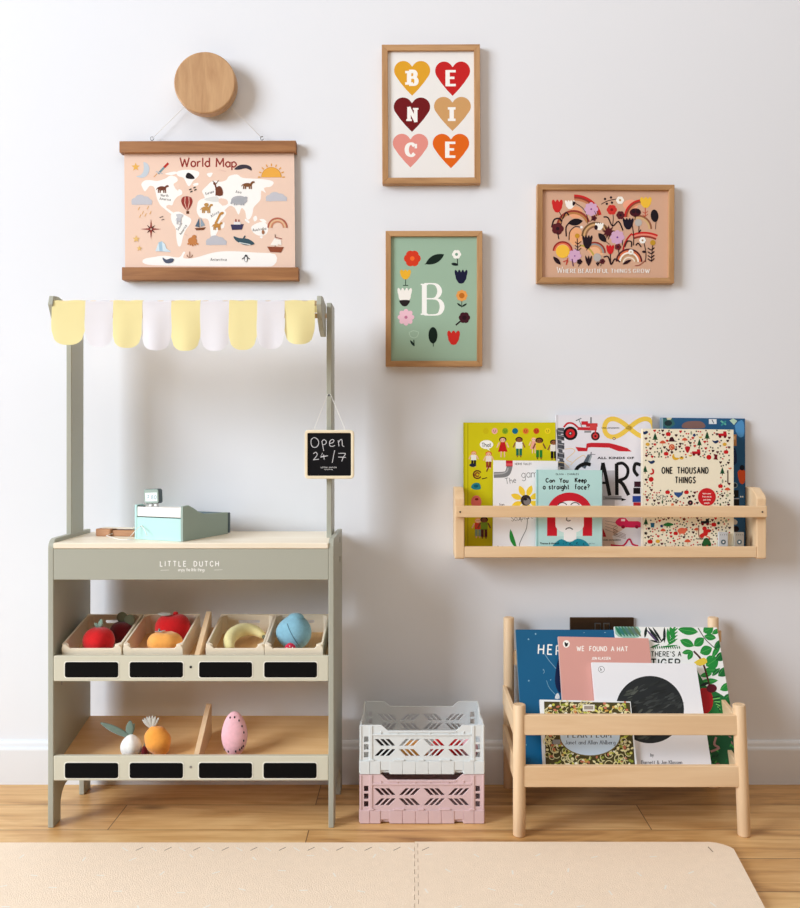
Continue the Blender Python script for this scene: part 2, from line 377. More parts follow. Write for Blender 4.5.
    def build(s, name, parent, mat, body=None, bcol=(255,255,255), loc=None):
        """body=(w,h,t): a slab u 0..w, v 0..h, thickness t behind the face"""
        vs=list(s.v); fs=list(s.f); cs=list(s.c)
        if body:
            u0,v0,u1,v1,t=body; o=len(vs); bc=rgb(*bcol)
            for d in (0,-t):
                for u,v in ((u0,v0),(u1,v0),(u1,v1),(u0,v1)): vs.append(s.O+s.ex*u+s.ez*v+s.n*d)
            for f in ((0,1,2,3),(7,6,5,4),(0,4,5,1),(1,5,6,2),(2,6,7,3),(3,7,4,0)): fs.append([o+i for i in f]); cs.append(bc)
        F = FR[parent.name] if parent is not None else Matrix.Translation(Vector(loc))
        inv=F.inverted(); me=bpy.data.meshes.new(name)
        bm=bmesh.new(); bv=[bm.verts.new(inv@v) for v in vs]; lay=bm.loops.layers.float_color.new('Col')
        nl=(inv.to_3x3()@s.n)
        k=0; nfl=len(s.f)
        for f,c in zip(fs,cs):
            try: q=bm.faces.new([bv[i] for i in f])
            except ValueError: k+=1; continue
            for l in q.loops: l[lay]=c
            k+=1
            if k<=nfl:
                q.normal_update()
                if q.normal.dot(nl)<0: q.normal_flip()
        big=[f for f in bm.faces if len(f.verts)>4]
        bmesh.ops.triangulate(bm, faces=big)
        bm.to_mesh(me); bm.free(); me.materials.append(mat)
        o=bpy.data.objects.new(name,me); C.objects.link(o)
        if parent is not None: o.parent=parent
        else: o.location=loc
        FR[o.name]=F.copy()
        return o
# ================================================================ ROOM
def wall_mat():
    m,nt,b=newmat('white_wall_paint')
    b.inputs['Base Color'].default_value=(.795,.815,.86,1); b.inputs['Roughness'].default_value=.85; b.inputs['Specular IOR Level'].default_value=.15
    tc=nt.nodes.new('ShaderNodeTexCoord'); n=nt.nodes.new('ShaderNodeTexNoise'); n.inputs['Scale'].default_value=260; n.inputs['Detail'].default_value=4
    n2=nt.nodes.new('ShaderNodeTexNoise'); n2.inputs['Scale'].default_value=3
    nt.links.new(tc.outputs['Object'],n.inputs['Vector']); nt.links.new(tc.outputs['Object'],n2.inputs['Vector'])
    ad=nt.nodes.new('ShaderNodeMath'); ad.operation='ADD'; nt.links.new(n.outputs[0],ad.inputs[0]); nt.links.new(n2.outputs[0],ad.inputs[1])
    bp=nt.nodes.new('ShaderNodeBump'); bp.inputs['Strength'].default_value=.12; bp.inputs['Distance'].default_value=.001
    nt.links.new(ad.outputs[0],bp.inputs['Height']); nt.links.new(bp.outputs[0],b.inputs['Normal'])
    return m
def floor_mat():
    m,nt,b=newmat('oiled_oak_boards'); L=nt.links.new; N=nt.nodes.new
    tc=N('ShaderNodeTexCoord'); mp=N('ShaderNodeMapping'); mp.inputs['Location'].default_value=(.22,.006,0)
    L(tc.outputs['Object'],mp.inputs['Vector'])
    br=N('ShaderNodeTexBrick'); br.offset=.37; br.inputs['Scale'].default_value=1; br.inputs['Brick Width'].default_value=1.15; br.inputs['Row Height'].default_value=.124
    br.inputs['Mortar Size'].default_value=.0011; br.inputs['Mortar Smooth'].default_value=.2; br.inputs['Bias'].default_value=0
    br.inputs['Color1'].default_value=(0,0,0,1); br.inputs['Color2'].default_value=(1,1,1,1); br.inputs['Mortar'].default_value=(.5,.5,.5,1)
    L(mp.outputs[0],br.inputs['Vector'])
    # grain, shifted from board to board
    sx=N('ShaderNodeSeparateXYZ'); L(mp.outputs[0],sx.inputs[0])
    ml=N('ShaderNodeMath'); ml.operation='MULTIPLY'; ml.inputs[1].default_value=7.3; L(br.outputs[0],ml.inputs[0])
    cx=N('ShaderNodeCombineXYZ'); L(ml.outputs[0],cx.inputs[2])
    a1=N('ShaderNodeVectorMath'); a1.operation='ADD'; L(mp.outputs[0],a1.inputs[0]); L(cx.outputs[0],a1.inputs[1])
    m2=N('ShaderNodeMapping'); m2.inputs['Scale'].default_value=(3.2,60,1); L(a1.outputs[0],m2.inputs['Vector'])
    n=N('ShaderNodeTexNoise'); n.inputs['Scale'].default_value=1; n.inputs['Detail'].default_value=6; n.inputs['Roughness'].default_value=.65; n.inputs['Distortion'].default_value=.5; L(m2.outputs[0],n.inputs['Vector'])
    m3=N('ShaderNodeMapping'); m3.inputs['Scale'].default_value=(2.6,11,1); L(a1.outputs[0],m3.inputs['Vector'])
    n2=N('ShaderNodeTexNoise'); n2.inputs['Scale'].default_value=1; n2.inputs['Detail'].default_value=3; n2.inputs['Distortion'].default_value=2.2; L(m3.outputs[0],n2.inputs['Vector'])
    s1=N('ShaderNodeMath'); s1.operation='MULTIPLY_ADD'; s1.inputs[1].default_value=.45; L(n.outputs[0],s1.inputs[0])
    s2=N('ShaderNodeMath'); s2.operation='MULTIPLY'; s2.inputs[1].default_value=.42; L(n2.outputs[0],s2.inputs[0]); L(s2.outputs[0],s1.inputs[2])
    s3=N('ShaderNodeMath'); s3.operation='MULTIPLY_ADD'; s3.inputs[1].default_value=.16; L(br.outputs[0],s3.inputs[0]); L(s1.outputs[0],s3.inputs[2])
    cr=N('ShaderNodeValToRGB'); e=cr.color_ramp.elements; e[0].position=.33; e[0].color=rgb(134,90,48); e[1].position=.68; e[1].color=rgb(232,192,134)
    k=e.new(.5); k.color=rgb(204,156,98)
    L(s3.outputs[0],cr.inputs[0])
    mx=N('ShaderNodeMix'); mx.data_type='RGBA'; mx.inputs[7].default_value=rgb(70,42,22)
    fm=N('ShaderNodeMath'); fm.operation='MULTIPLY'; fm.inputs[1].default_value=.8; L(br.outputs['Fac'],fm.inputs[0])
    L(fm.outputs[0],mx.inputs[0]); L(cr.outputs[0],mx.inputs[6])
    # knots
    vo=N('ShaderNodeTexVoronoi'); vo.inputs['Scale'].default_value=1; m4=N('ShaderNodeMapping'); m4.inputs['Scale'].default_value=(2.1,6.5,1); L(a1.outputs[0],m4.inputs['Vector']); L(m4.outputs[0],vo.inputs['Vector'])
    kr=N('ShaderNodeMapRange'); kr.inputs[1].default_value=.03; kr.inputs[2].default_value=.10; kr.inputs[3].default_value=.65; kr.inputs[4].default_value=0; L(vo.outputs['Distance'],kr.inputs[0])
    mk=N('ShaderNodeMix'); mk.data_type='RGBA'; mk.inputs[7].default_value=rgb(88,50,26); L(kr.outputs[0],mk.inputs[0]); L(mx.outputs[2],mk.inputs[6])
    L(mk.outputs[2],b.inputs['Base Color'])
    b.inputs['Roughness'].default_value=.36; b.inputs['Specular IOR Level'].default_value=.45
    bp=N('ShaderNodeBump'); bp.inputs['Strength'].default_value=.25; bp.inputs['Distance'].default_value=.001
    iv=N('ShaderNodeMath'); iv.operation='MULTIPLY_ADD'; iv.inputs[1].default_value=-2; L(br.outputs['Fac'],iv.inputs[0]); L(n.outputs[0],iv.inputs[2])
    L(iv.outputs[0],bp.inputs['Height']); L(bp.outputs[0],b.inputs['Normal'])
    return m
M_WALL=wall_mat(); M_FLOOR=floor_mat(); M_SKIRT=paint('white_gloss_skirting',(228,231,236),.35)
mb=MB(); mb.box(-3.2,3.2,0,.12,0,2.6,M_WALL); tag(mb.build('wall_back',None,(0,0,0)),kind='structure')
mb=MB(); mb.box(-3.2,3.2,-4.2,.12,-.1,0,M_FLOOR); tag(mb.build('floor',None,(0,0,0)),kind='structure')
mb=MB()
prof=[(0,0),(-.016,0),(-.016,.082),(-.0145,.086),(-.010,.0885),(-.0085,.096),(-.005,.1005),(0,.1015)]
mb.prism([(-3.2,y,z) for y,z in prof],(6.4,0,0),M_SKIRT); tag(mb.build('baseboard_back',None,(0,0,0)),kind='structure')

# woods
def wset(n,c1,c2,**k): return [wood(n+'_grain_along_x',c1,c2,0,**k),wood(n+'_grain_along_y',c1,c2,1,**k),wood(n+'_grain_along_z',c1,c2,2,**k)]
OAK=wset('frame_oak',(204,160,112),(158,112,68),scale=5)
RAIL=wset('map_rail_oak',(176,122,74),(128,80,42),scale=5)
PINE=wset('pale_pine',(243,214,176),(222,184,140),scale=2.2,stretch=11)
BEECH=wset('pale_beech',(240,212,176),(222,186,144),scale=3)
PLY=wset('birch_ply',(250,240,222),(240,226,202),scale=3,rough=.42)
SHELFPLY=wset('warm_shelf_ply',(238,200,148),(218,172,116),scale=3,rough=.45)
M_STEEL=paint('screw_steel',(150,150,150),.3,metal=.9); M_DARK=paint('dark_metal',(50,45,42),.4,metal=.5)
M_CORD=paint('white_cotton_cord',(238,236,232),.9)

# ================================================================ ROUND HOOK
def lathe_y(mb,c,prof,m,n=48):
    """prof: (radius, y offset) list, axis along y"""
    vs=[];fs=[]
    for r,y in prof:
        for k in range(n): a=2*PI*k/n; vs.append((c[0]+r*cos(a),c[1]+y,c[2]+r*sin(a)))
    for j in range(len(prof)-1):
        for k in range(n): fs.append((j*n+k,j*n+(k+1)%n,(j+1)*n+(k+1)%n,(j+1)*n+k))
    mb.add(vs,fs,m,False)
    if prof[0][0]>1e-4: mb.add(vs[:n],[list(range(n))],m)
    if prof[-1][0]>1e-4: mb.add(vs[-n:],[list(range(n))],m)
HY=-.042
hc=W(204.6,82.4,HY); hr=31/S(HY)
M_KNOB=wood('oak_disc',(208,168,124),(172,128,86),2,scale=6,stretch=7)
root=thing('wall_hook','round light oak wall knob holding up the world map cord','wall hook',(hc.x,0,hc.z))
mb=MB(); lathe_y(mb,(hc.x,0,hc.z),[(hr-.003,HY),(hr-.0008,HY+.0012),(hr,HY+.004),(hr,-.017),(hr-.003,-.014)],M_KNOB)
mb.build('disc',root)
mb=MB(); lathe_y(mb,(hc.x,0,hc.z),[(.02,-.0145),(.02,-.0002)],OAK[1],24); mb.build('stem',root)

# ================================================================ HANGING WORLD MAP
MY=-.012
pT=W(119.5,141,MY-.01); pTr=W(296,153.2,MY-.01); pB=W(122,267.3,MY-.01); pBr=W(298.5,280,MY-.01)
root=thing('hanging_world_map','pink paper world map with animals hanging between two oak rails','wall map',(WX(208,0),-.002,WZ(210,0)))
def rail(x0,x1,z0,z1,name,tilt):
    mb=MB(); cxm=(x0+x1)/2; czm=(z0+z1)/2
    R=Matrix.Translation((cxm,0,czm))@Matrix.Rotation(tilt,4,'Y')@Matrix.Translation((-cxm,0,-czm))
    mb.box(x0,x1,-.0235,-.0132,z0,z1,RAIL[0],.0008,R); mb.box(x0,x1,-.0118,-.0015,z0,z1,RAIL[0],.0008,R)
    return mb.build(name,root)
rail(pT.x,pTr.x,pTr.z+.002,pT.z,'top_rail',math.radians(-.2)); rail(pB.x,pBr.x,pBr.z,pB.z,'bottom_rail',math.radians(.05))
A=Art((0,-.0125,0)); A.poly([(124.2,152),(294.2,151.5),(295.2,268),(125.2,269)],(236,206,188))
A.crop(120,140,4.444)
LND=(248,246,243)
A.hold=False
for pts in ([(95,195),(110,180),(135,178),(165,182),(200,172),(225,158),(250,165),(256,182),(238,196),(250,215),(272,222),(276,240),(255,252),(240,270),(232,290),(215,288),(205,298),(222,312),(238,324),(235,332),(215,320),(195,303),(180,290),(165,262),(158,232),(150,208),(130,205),(112,228),(100,212)],
  [(252,142),(290,132),(345,138),(350,158),(325,182),(308,206),(295,192),(282,168),(258,160)],
  [(232,325),(262,318),(290,335),(315,350),(312,372),(292,400),(280,430),(270,470),(257,468),(250,430),(248,395),(232,368),(226,342)],
  [(372,244),(365,226),(385,205),(402,188),(422,180),(445,186),(472,178),(485,160),(520,153),(545,168),(600,172),(650,176),(682,186),(672,206),(640,213),(648,235),(628,225),(625,262),(610,282),(594,300),(588,330),(575,352),(562,350),(556,318),(540,302),(527,332),(510,302),(490,292),(475,302),(455,318),(440,292),(430,272),(400,262),(380,262)],
  [(352,268),(385,258),(430,272),(448,300),(472,322),(460,345),(440,370),(436,400),(418,434),(404,426),(400,388),(390,352),(360,347),(342,322),(343,290)],
  [(583,388),(608,370),(640,364),(657,385),(652,416),(625,426),(595,414)],
  [(105,530),(150,520),(200,514),(262,522),(280,498),(290,500),(282,524),(330,524),(420,499),(500,494),(600,500),(690,508),(684,556),(600,562),(200,558),(110,550)],
  [(558,350),(575,362),(572,370),(556,358)],[(592,346),(604,336),(610,352),(598,362)],[(620,352),(640,352),(652,366),(630,362)],[(385,150),(412,146),(400,166)],[(452,372),(464,366),(462,388),(450,392)],[(200,150),(240,140),(255,146),(230,156)],[(325,196),(345,190),(348,200),(330,204)],[(620,430),(634,428),(630,438)]):
    A.poly(pts,LND,3)
for pts in ([(205,290),(230,296),(222,302)],[(432,262),(470,262),(480,282),(455,292)],[(240,205),(262,196),(258,226)]): A.poly(pts,(236,208,192),2)
A.poly([(375,262),(430,250),(436,274),(396,272)],(222,222,218),3)
RED=(146,52,46)
A.stext('World',267,118,40,6.2,RED,jit=.03,sp=.22,wx=1.12); A.stext('Map',428,120,38,6.2,RED,sp=.22,wx=1.2)
NV=(48,54,66); BR=(112,62,44)
def mtxt(t,x,y,h,rot=0): A.stext(t,x,y,h,1.5,(70,60,60),sp=.25,rot=rot,align=.5)
mtxt('North',198,252,11,-4); mtxt('America',200,268,11,-6); mtxt('Europe',400,238,10,18); mtxt('Asia',526,236,11,-6); mtxt('Africa',424,334,12,32)
mtxt('South',268,388,11,58); mtxt('America',285,402,11,58); mtxt('Australia',620,402,12,8); mtxt('Antarctica',438,537,12,0)
A.star(70,120,20,(232,180,92)); A.poly([(105,98),(124,108),(131,130),(122,155),(100,168),(72,162),(92,156),(104,140),(106,118)],(196,206,216),3)
A.line([(170,150),(200,118)],9,(120,150,160)); A.line([(196,122),(215,103)],10,(186,52,44)); A.line([(160,140),(190,150)],4,(190,190,196)); A.line([(165,150),(150,165)],3,(220,160,90))
A.animal(186,215,52,40,BR); A.poly([(292,160),(300,146),(315,150),(332,168),(320,174),(296,170)],(40,34,38),3)
A.poly([(508,130),(530,112),(560,110),(582,120),(584,136),(560,126),(530,132)],(62,56,66),3); A.line([(560,122),(584,132)],4,(62,56,66))
for k in range(9):
    a=math.radians(180-180*k/8); A.line([(673+48*cos(a),165-48*sin(a)),(673+60*cos(a),165-60*sin(a))],5,(224,160,70))
A.poly([(673+44*cos(math.radians(180*k/14)),166-44*sin(math.radians(180*k/14))) for k in range(15)],(234,172,74)); A.arc(673,166,44,0,180,3,(214,150,60))
A.cloud(97,268,90,46,(196,196,204)); A.cloud(695,254,92,42,(196,196,204)); A.cloud(428,448,90,44,(190,190,198))
for x,y in ((80,312),(98,330),(120,308),(110,340),(86,345),(132,330)): A.line([(x,y),(x+7,y-14)],3,(230,180,110))
A.poly([(428,246),(432,210),(446,206),(456,222),(456,246)],BR,2); A.animal(438,220,40,54,BR,.25,1,-1); A.line([(424,196),(412,182)],3,BR); A.line([(426,196),(438,180)],3,BR)
A.animal(566,200,56,36,(126,80,50),.1,1,1)
A.ell(530,268,36,20,(176,176,182)); A.animal(528,268,66,44,(170,172,178)); A.line([(502,262),(494,284)],8,(170,172,178))
for x,y in ((308,222),(326,214),(312,232),(330,224)): A.line([(x,y),(x+10,y-5)],5,(50,54,50))
A.poly([(272,270),(280,254),(298,250),(316,256),(322,274),(314,296),(302,312),(296,312),(280,294)],(150,58,52),3); A.line([(290,252),(288,280),(297,310)],3,(236,190,170)); A.line([(306,252),(308,280),(301,310)],3,(236,190,170)); A.rect(295,316,307,328,(96,60,40))
A.animal(382,305,52,40,(186,140,80),.15); A.ell(384,288,10,8,(186,140,80))
A.line([(424,372),(446,328)],9,(196,140,70)); A.animal(430,380,44,40,(190,134,66),0); A.ell(452,326,10,6,(190,134,66),-20)
A.poly([(332,392),(382,388),(372,400),(340,402)],(120,70,44)); A.poly([(354,388),(352,346),(334,384)],(84,104,124)); A.poly([(358,386),(358,344),(378,380)],(150,164,178))
A.poly([(492,376),(550,374),(542,398),(498,400)],(62,58,90)); A.rect(506,364,536,376,(230,226,226)); A.rect(512,352,518,364,(150,60,56)); A.rect(526,354,531,364,(150,60,56))
for r,c in ((42,(182,104,84)),(34,(230,190,150)),(27,(206,140,110))): A.arc(700,390,r,0,180,7,c)
for k in range(8):
    a=PI*k/4; r=46 if k%2==0 else 26; A.poly([(138+r*cos(a),396+r*sin(a)),(138+6*cos(a+.8),396+6*sin(a+.8)),(138+6*cos(a-.8),396+6*sin(a-.8))],(92,52,48) if k%2 else (150,52,48))
A.line([(176,345),(192,340)],3,(90,80,80)); A.line([(184,356),(196,352)],3,(90,80,80))
A.animal(262,352,30,46,(190,190,196),.1)
A.poly([(250,330),(278,330),(274,345),(256,345)],(200,200,204),2)
A.ell(322,448,20,16,(196,128,74)); 
for k in range(5): A.line([(322,448),(300+k*12,472-abs(k-2)*4)],7,(196,128,74))
A.ell(330,430,10,8,(196,128,74))
A.poly([(505,428),(530,436),(570,440),(598,462),(560,468),(528,456),(512,444)],(60,84,96),3); A.line([(548,440),(556,426)],6,(60,84,96)); A.line([(530,456),(580,466)],4,(220,226,226))
A.poly([(654,474),(728,476),(716,500),(668,498)],(142,76,52)); A.line([(690,474),(690,420)],3,(110,66,50)); A.poly([(668,468),(690,432),(704,470)],(246,240,232)); A.poly([(694,440),(716,446),(718,468),(696,462)],(246,240,232)); A.line([(690,432),(720,440)],3,(150,60,56))
A.star(72,440,17,(230,190,120)); A.star(86,482,13,(230,190,120))
A.poly([(158,494),(172,456),(186,450),(200,462),(206,482),(228,498)],(210,228,238)); A.poly([(172,456),(186,450),(190,494),(176,494)],(164,196,216))
A.poly([(190,522),(206,532),(226,526),(240,530),(232,544),(208,548),(194,538)],(84,90,110),3)
A.line([(310,496),(310,520)],3,(150,110,90)); A.arc(310,510,12,180,360,3,(150,110,90))
A.ell(560,526,8,17,(40,42,50)); A.ell(560,530,5,12,(240,240,240)); A.line([(552,522),(542,530)],3,(40,42,50)); A.line([(568,522),(577,530)],3,(40,42,50))
A.line([(440,132),(470,140)],2,(222,190,176)); A.line([(290,420),(300,424)],2,(210,180,170))
A.ell(636,410,6,10,(160,110,80))
A.build('map_sheet',root,M_PRINT)
# eyelets and cord
for px,py in ((152,138.6),(262,138.2)):
    c=W(px,py,-.012); mb=MB()
    mb.tube([(c.x+.0042*cos(2*PI*k/12),-.012,c.z+.0042*sin(2*PI*k/12)) for k in range(13)],.0009,M_STEEL,6,False); mb.tube([(c.x,-.012,c.z-.004),(c.x,-.012,c.z-.0065)],.0009,M_STEEL,6)
    mb.build('eyelet',root)
mb=MB(); a=W(152,138.5,-.012); b=W(262,138,-.012); pts=[a]
for k in range(7):
    q=math.radians(205-230*k/6); pts.append(Vector((hc.x+.0215*cos(q),-.0105,hc.z+.0215*sin(q))))
pts.append(b); mb.tube(pts,.0006,M_CORD,6); mb.build('hanging_cord',root)

# ================================================================ FRAMED PRINTS
def framed(name,label,x0,y0,x1,y1,fw,depth,draw,bg,rot=0):
    Y=-depth; a=W(x0,y1,Y); b=W(x1,y0,Y); w=b.x-a.x; h=b.z-a.z; f=fw/S(Y)
    M=Matrix.Translation((a.x+w/2,0,a.z))@Matrix.Rotation(math.radians(rot),4,'Y')@Matrix.Translation((-w/2,0,0))
    root=thing(name,label,'framed print',(a.x+w/2,-.001,a.z),'framed prints on the wall')
    mb=MB()
    P=lambda u,v,y:M@Vector((u,y,v))
    quads=[([(0,0),(w,0),(w-f,f),(f,f)],0),([(0,h),(f,h-f),(w-f,h-f),(w,h)],0),([(0,0),(f,f),(f,h-f),(0,h)],2),([(w,0),(w,h),(w-f,h-f),(w-f,f)],2)]
    for q,ax in quads: mb.prism([P(u,v,-.0005) for u,v in q],(0,-depth+.0005,0),OAK[ax],.0007)
    mb.build('frame',root)
    O=P(f*.8,f*.8,-depth+.0065)
    ex=(M.to_3x3()@Vector((1,0,0))); ez=(M.to_3x3()@Vector((0,0,1)))
    A=Art(O,ex,ez); draw(A)
    A.build('print_sheet',root,M_GLOSS,body=(0,0,w-1.6*f,h-1.6*f,.003),bcol=bg)
    return root
WHT=(246,244,240)
def d_nice(A):
    A.crop(370,30,5.338)
    hs=[(225,258,192,186,(222,162,44),'B',228,292),(441,260,186,184,(196,32,34),'E',436,294),(224,452,194,184,(112,22,26),'N',226,486),(440,448,196,182,(206,158,104),'I',436,486),(216,644,188,180,(226,146,136),'C',218,676),(432,646,194,184,(224,102,24),'E',434,676)]
    for cx,cy,w,h,c,ch,tx,ty in hs:
        A.heart(cx,cy,w,h,c)
        if ch=='C':
            A.stext('C',tx,ty-4,66,23,WHT,align=.5,thin=12,wx=1.12); A.rect(tx+20,ty-68,tx+33,ty-44,WHT); 
        elif ch=='N': A.stext(ch,tx,ty,70,19,WHT,align=.5,thin=10,serif=.78,wx=.92)
        else: A.stext(ch,tx,ty,74,23,WHT,align=.5,thin=13,serif=.9,wx=1.3 if ch=='E' else 1.05)
framed('framed_print','oak framed white print of six letters in coloured hearts',382.3,44.3,480.6,183.4,6,.020,d_nice,(236,234,232),-.25)
def d_flower(A):
    A.crop(370,215,5.338)
    A.stext('B',290,533,166,26,(250,250,246),thin=7,serif=.75,wx=1.12)
    A.flower(226,232,44,6,(214,62,38),(240,110,50),.28,.5)
    A.leaf(296,262,396,210,44,(26,40,34)); A.line([(293,264),(320,246)],4,(26,40,34))
    A.line([(466,228),(468,270)],5,(30,44,38)); A.ell(452,263,18,8,(26,34,36),10); A.flower(462,210,24,6,(248,246,240),(120,160,140),.34,.5)
    A.line([(190,340),(190,378)],4,(40,60,44)); A.line([(176,376),(204,376)],4,(40,60,44)); A.tulip(189,318,58,52,(238,180,54),3)
    A.tulip(486,330,66,74,(30,32,58),4)
    A.tulip(185,432,74,84,(246,242,236),4); A.poly([(158,456),(212,456),(200,482),(184,488),(168,480)],(40,34,36),3)
    A.line([(490,450),(490,494)],4,(46,60,42)); A.leaf(490,490,518,472,10,(30,44,38)); A.leaf(490,490,464,470,10,(30,44,38))
    A.flower(490,430,30,8,(232,160,84),(190,110,40),.5)
    A.flower(192,546,44,8,(238,194,208),(196,120,150),.2,.34)
    A.line([(458,588),(500,552)],8,(40,24,32)); A.flower(504,548,30,6,(66,30,40),(44,22,30),.4,.5)
    A.line([(234,666),(236,700)],5,(30,50,40)); A.leaf(236,700,214,668,12,(26,44,38)); A.line([(208,626),(216,648),(236,656),(254,646),(260,624)],3,(190,214,196),3); A.line([(210,626),(232,618),(258,624)],3,(190,214,196),3)
    A.ell(336,642,24,44,(24,38,32)); A.line([(337,680),(338,702)],4,(24,38,32))
    A.tulip(446,656,66,76,(206,48,42),3)
framed('framed_print','oak framed sage green print of a large white letter ringed by flowers',385.6,230.8,482.4,366.2,5.4,.020,d_flower,(158,186,164),0)
def d_grow(A):
    A.crop(545,190,6.667)
    D=(44,26,34); M2=(92,36,42); R=(206,44,44); LI=(214,172,204); TN=(204,150,104)
    def rb(cx,cy,r,a0,a1,cols,w=11):
        for i,c in enumerate(cols): A.arc(cx,cy,r-i*(w-.5),a0,a1,w,c)
    A.ell(205,150,46,40,(240,170,130)); A.ell(570,100,50,36,(244,170,140)); A.ell(205,310,48,60,(240,176,130)); A.ell(345,400,50,46,(242,186,146))
    rb(200,215,178,16,92,[R,(150,60,50),(198,128,92)],14)
    rb(190,250,110,20,175,[(150,60,50),(186,128,76)],14)
    rb(340,310,92,0,178,[(120,90,60),(214,170,120),(150,110,80)],13)
    rb(650,185,118,95,178,[R,(150,70,56),(214,150,110)],12)
    rb(620,260,88,0,110,[(150,96,70),(216,180,130)],13)
    rb(690,420,170,130,178,[(186,40,40)],12)
    rb(660,500,215,65,112,[R,(232,140,120),(150,60,50)],13)
    rb(118,408,62,0,178,[(150,40,40),(224,110,80),(240,190,150)],11)
    rb(330,420,70,0,120,[(150,60,50),(150,150,150),(214,150,110)],12)
    rb(560,480,84,0,178,[M2,(222,120,80),(250,240,230),(190,150,110)],12)
    rb(560,490,40,20,170,[(240,230,210)],8)
    rb(230,470,100,20,90,[(190,170,80),(236,180,140)],12)
    def stem(pts,w=5,c=D): A.line(pts,w,c,4)
    stem([(85,130),(115,190),(100,250)]); A.tulip(82,108,72,86,R,3)
    stem([(45,250),(60,200),(95,190),(110,210)],11); stem([(120,190),(140,150),(160,170)],9)
    stem([(205,90),(250,120),(280,170),(285,225)]); A.tulip(166,98,64,58,(250,244,238),4); A.poly([(184,76),(206,84),(186,108)],D,2)
    A.flower(308,128,46,8,LI,(140,80,140),.14,.36); stem([(330,140),(345,175)],4)
    stem([(375,95),(420,72),(480,60)],5); 
    for x,y in ((400,60),(412,92),(440,50),(446,84)): A.ell(x,y,8,8,D)
    A.flower(500,68,26,6,(250,246,238),(190,150,90),.3,.5)
    stem([(452,150),(455,190),(450,240)]); A.flower(445,132,34,6,(210,56,50),(150,30,30),.3,.5)
    stem([(390,180),(420,185),(450,240),(490,210),(520,270)],9)
    A.flower(503,168,28,6,M2,D,.3,.5)
    A.tulip(672,84,76,72,(244,196,66),3); stem([(668,118),(668,178)],5,(196,70,50)); stem([(650,145),(668,155),(686,140)],4,(196,70,50)); stem([(650,165),(668,175),(686,160)],4,(196,70,50))
    A.ell(602,150,38,28,(72,26,36)); stem([(605,170),(598,200)],5); A.ell(590,140,14,16,D); A.ell(620,142,14,16,D)
    A.ell(730,172,26,42,(34,28,34),-6); stem([(740,210),(736,262)],4)
    A.leaf(152,222,252,206,46,(30,24,30)); stem([(142,310),(140,250),(160,220)],9)
    A.flower(84,258,40,5,M2,D,.3,.55); stem([(84,280),(92,328)],7)
    stem([(160,335),(165,280),(200,245),(240,250)],6); A.ell(243,248,9,9,WHT)
    A.flower(326,188,20,5,M2,D,.3); stem([(300,210),(330,190)],4)
    A.tulip(362,244,54,50,(250,246,238),4); A.ell(340,250,12,16,D)
    A.star(424,280,46,(84,30,40),9,.5); stem([(430,300),(420,330)],5)
    stem([(580,230),(590,300),(590,370)],6); A.tulip(554,226,70,76,(34,26,40),4)
    A.ell(622,218,24,24,(188,184,180)); stem([(626,240),(624,288)],5); A.leaf(626,285,640,262,9,D)
    A.flower(482,316,48,8,LI,(120,60,150),.14,.38)
    A.leaf(355,288,408,348,40,(34,28,34)); stem([(400,340),(430,362)],4)
    A.ell(214,306,16,16,(206,150,50)); stem([(214,322),(218,420)],5)
    for y in (355,378,400): stem([(200,y-10),(218,y+4),(240,y-12)],5)
    A.tulip(282,348,64,90,(40,28,36),4); stem([(282,390),(276,404)],5)
    A.ell(118,410,46,44,(248,196,70))
    A.flower(198,440,44,8,LI,(140,80,150),.12,.36)
    A.tulip(434,398,52,62,(208,40,44),3); stem([(434,425),(438,496)],6); stem([(390,448),(420,445),(440,496),(465,460),(500,480)],9)
    A.flower(486,380,22,5,(112,40,44),D,.3,.5); stem([(488,398),(496,440)],5)
    A.flower(650,336,22,6,WHT,(170,130,90),.3,.5); stem([(660,355),(672,420),(668,480)],5); stem([(668,470),(630,500),(600,505)],5,(150,60,50))
    A.ell(718,352,18,18,(196,150,50)); stem([(716,370),(708,480)],5)
    for y in (400,425,450,472): stem([(684,y-14),(708,y),(728,y-16)],7)
    A.ell(660,412,14,8,D)
    stem([(560,340),(545,345),(530,380)],8); stem([(545,340),(575,345),(575,380)],8); stem([(605,370),(620,355),(640,380)],8); stem([(515,335),(515,370)],5)
    A.leaf(54,444,104,498,28,D); stem([(120,480),(150,470),(140,500)],5,(196,60,50)); stem([(150,455),(140,500)],5,(196,60,50))
    stem([(180,460),(188,508)],7,(90,40,90)); A.flower(230,478,18,5,D,D,.3,.5); stem([(230,490),(222,512)],4)
    for a_ in (-22,0,22): A.leaf(290,508,290+a_,436,15,D)
    A.ell(348,450,26,28,(186,180,176)); stem([(350,478),(352,508)],5); A.leaf(350,505,364,476,9,D); A.leaf(350,505,340,482,9,D)
    A.flower(382,476,18,5,M2,D,.3,.5); stem([(376,490),(370,508)],4)
    A.flower(572,414,18,6,WHT,(210,170,120),.3,.5); A.leaf(516,496,574,466,20,(50,28,36))
    tx=80
    for w_,big in (('WHERE',1),('BEAUTIFUL',0),('THINGS',0),('GROW',0)):
        if big:
            tx+=A.stext('W',tx,553,40,4.6,WHT,thin=2,serif=.7)+8; tx+=A.stext('HERE',tx,553,26,5.4,WHT,thin=3,serif=.6,sp=.34,wx=1.1)+17
        else: tx+=A.stext(w_,tx,553,26,5.4,WHT,thin=3,serif=.6,sp=.36,wx=1.16)+17
framed('framed_print','oak framed landscape print of red and black flowers and rainbows on tan',536.8,184.3,674.2,283,5.6,.020,d_grow,(214,172,146),.25)

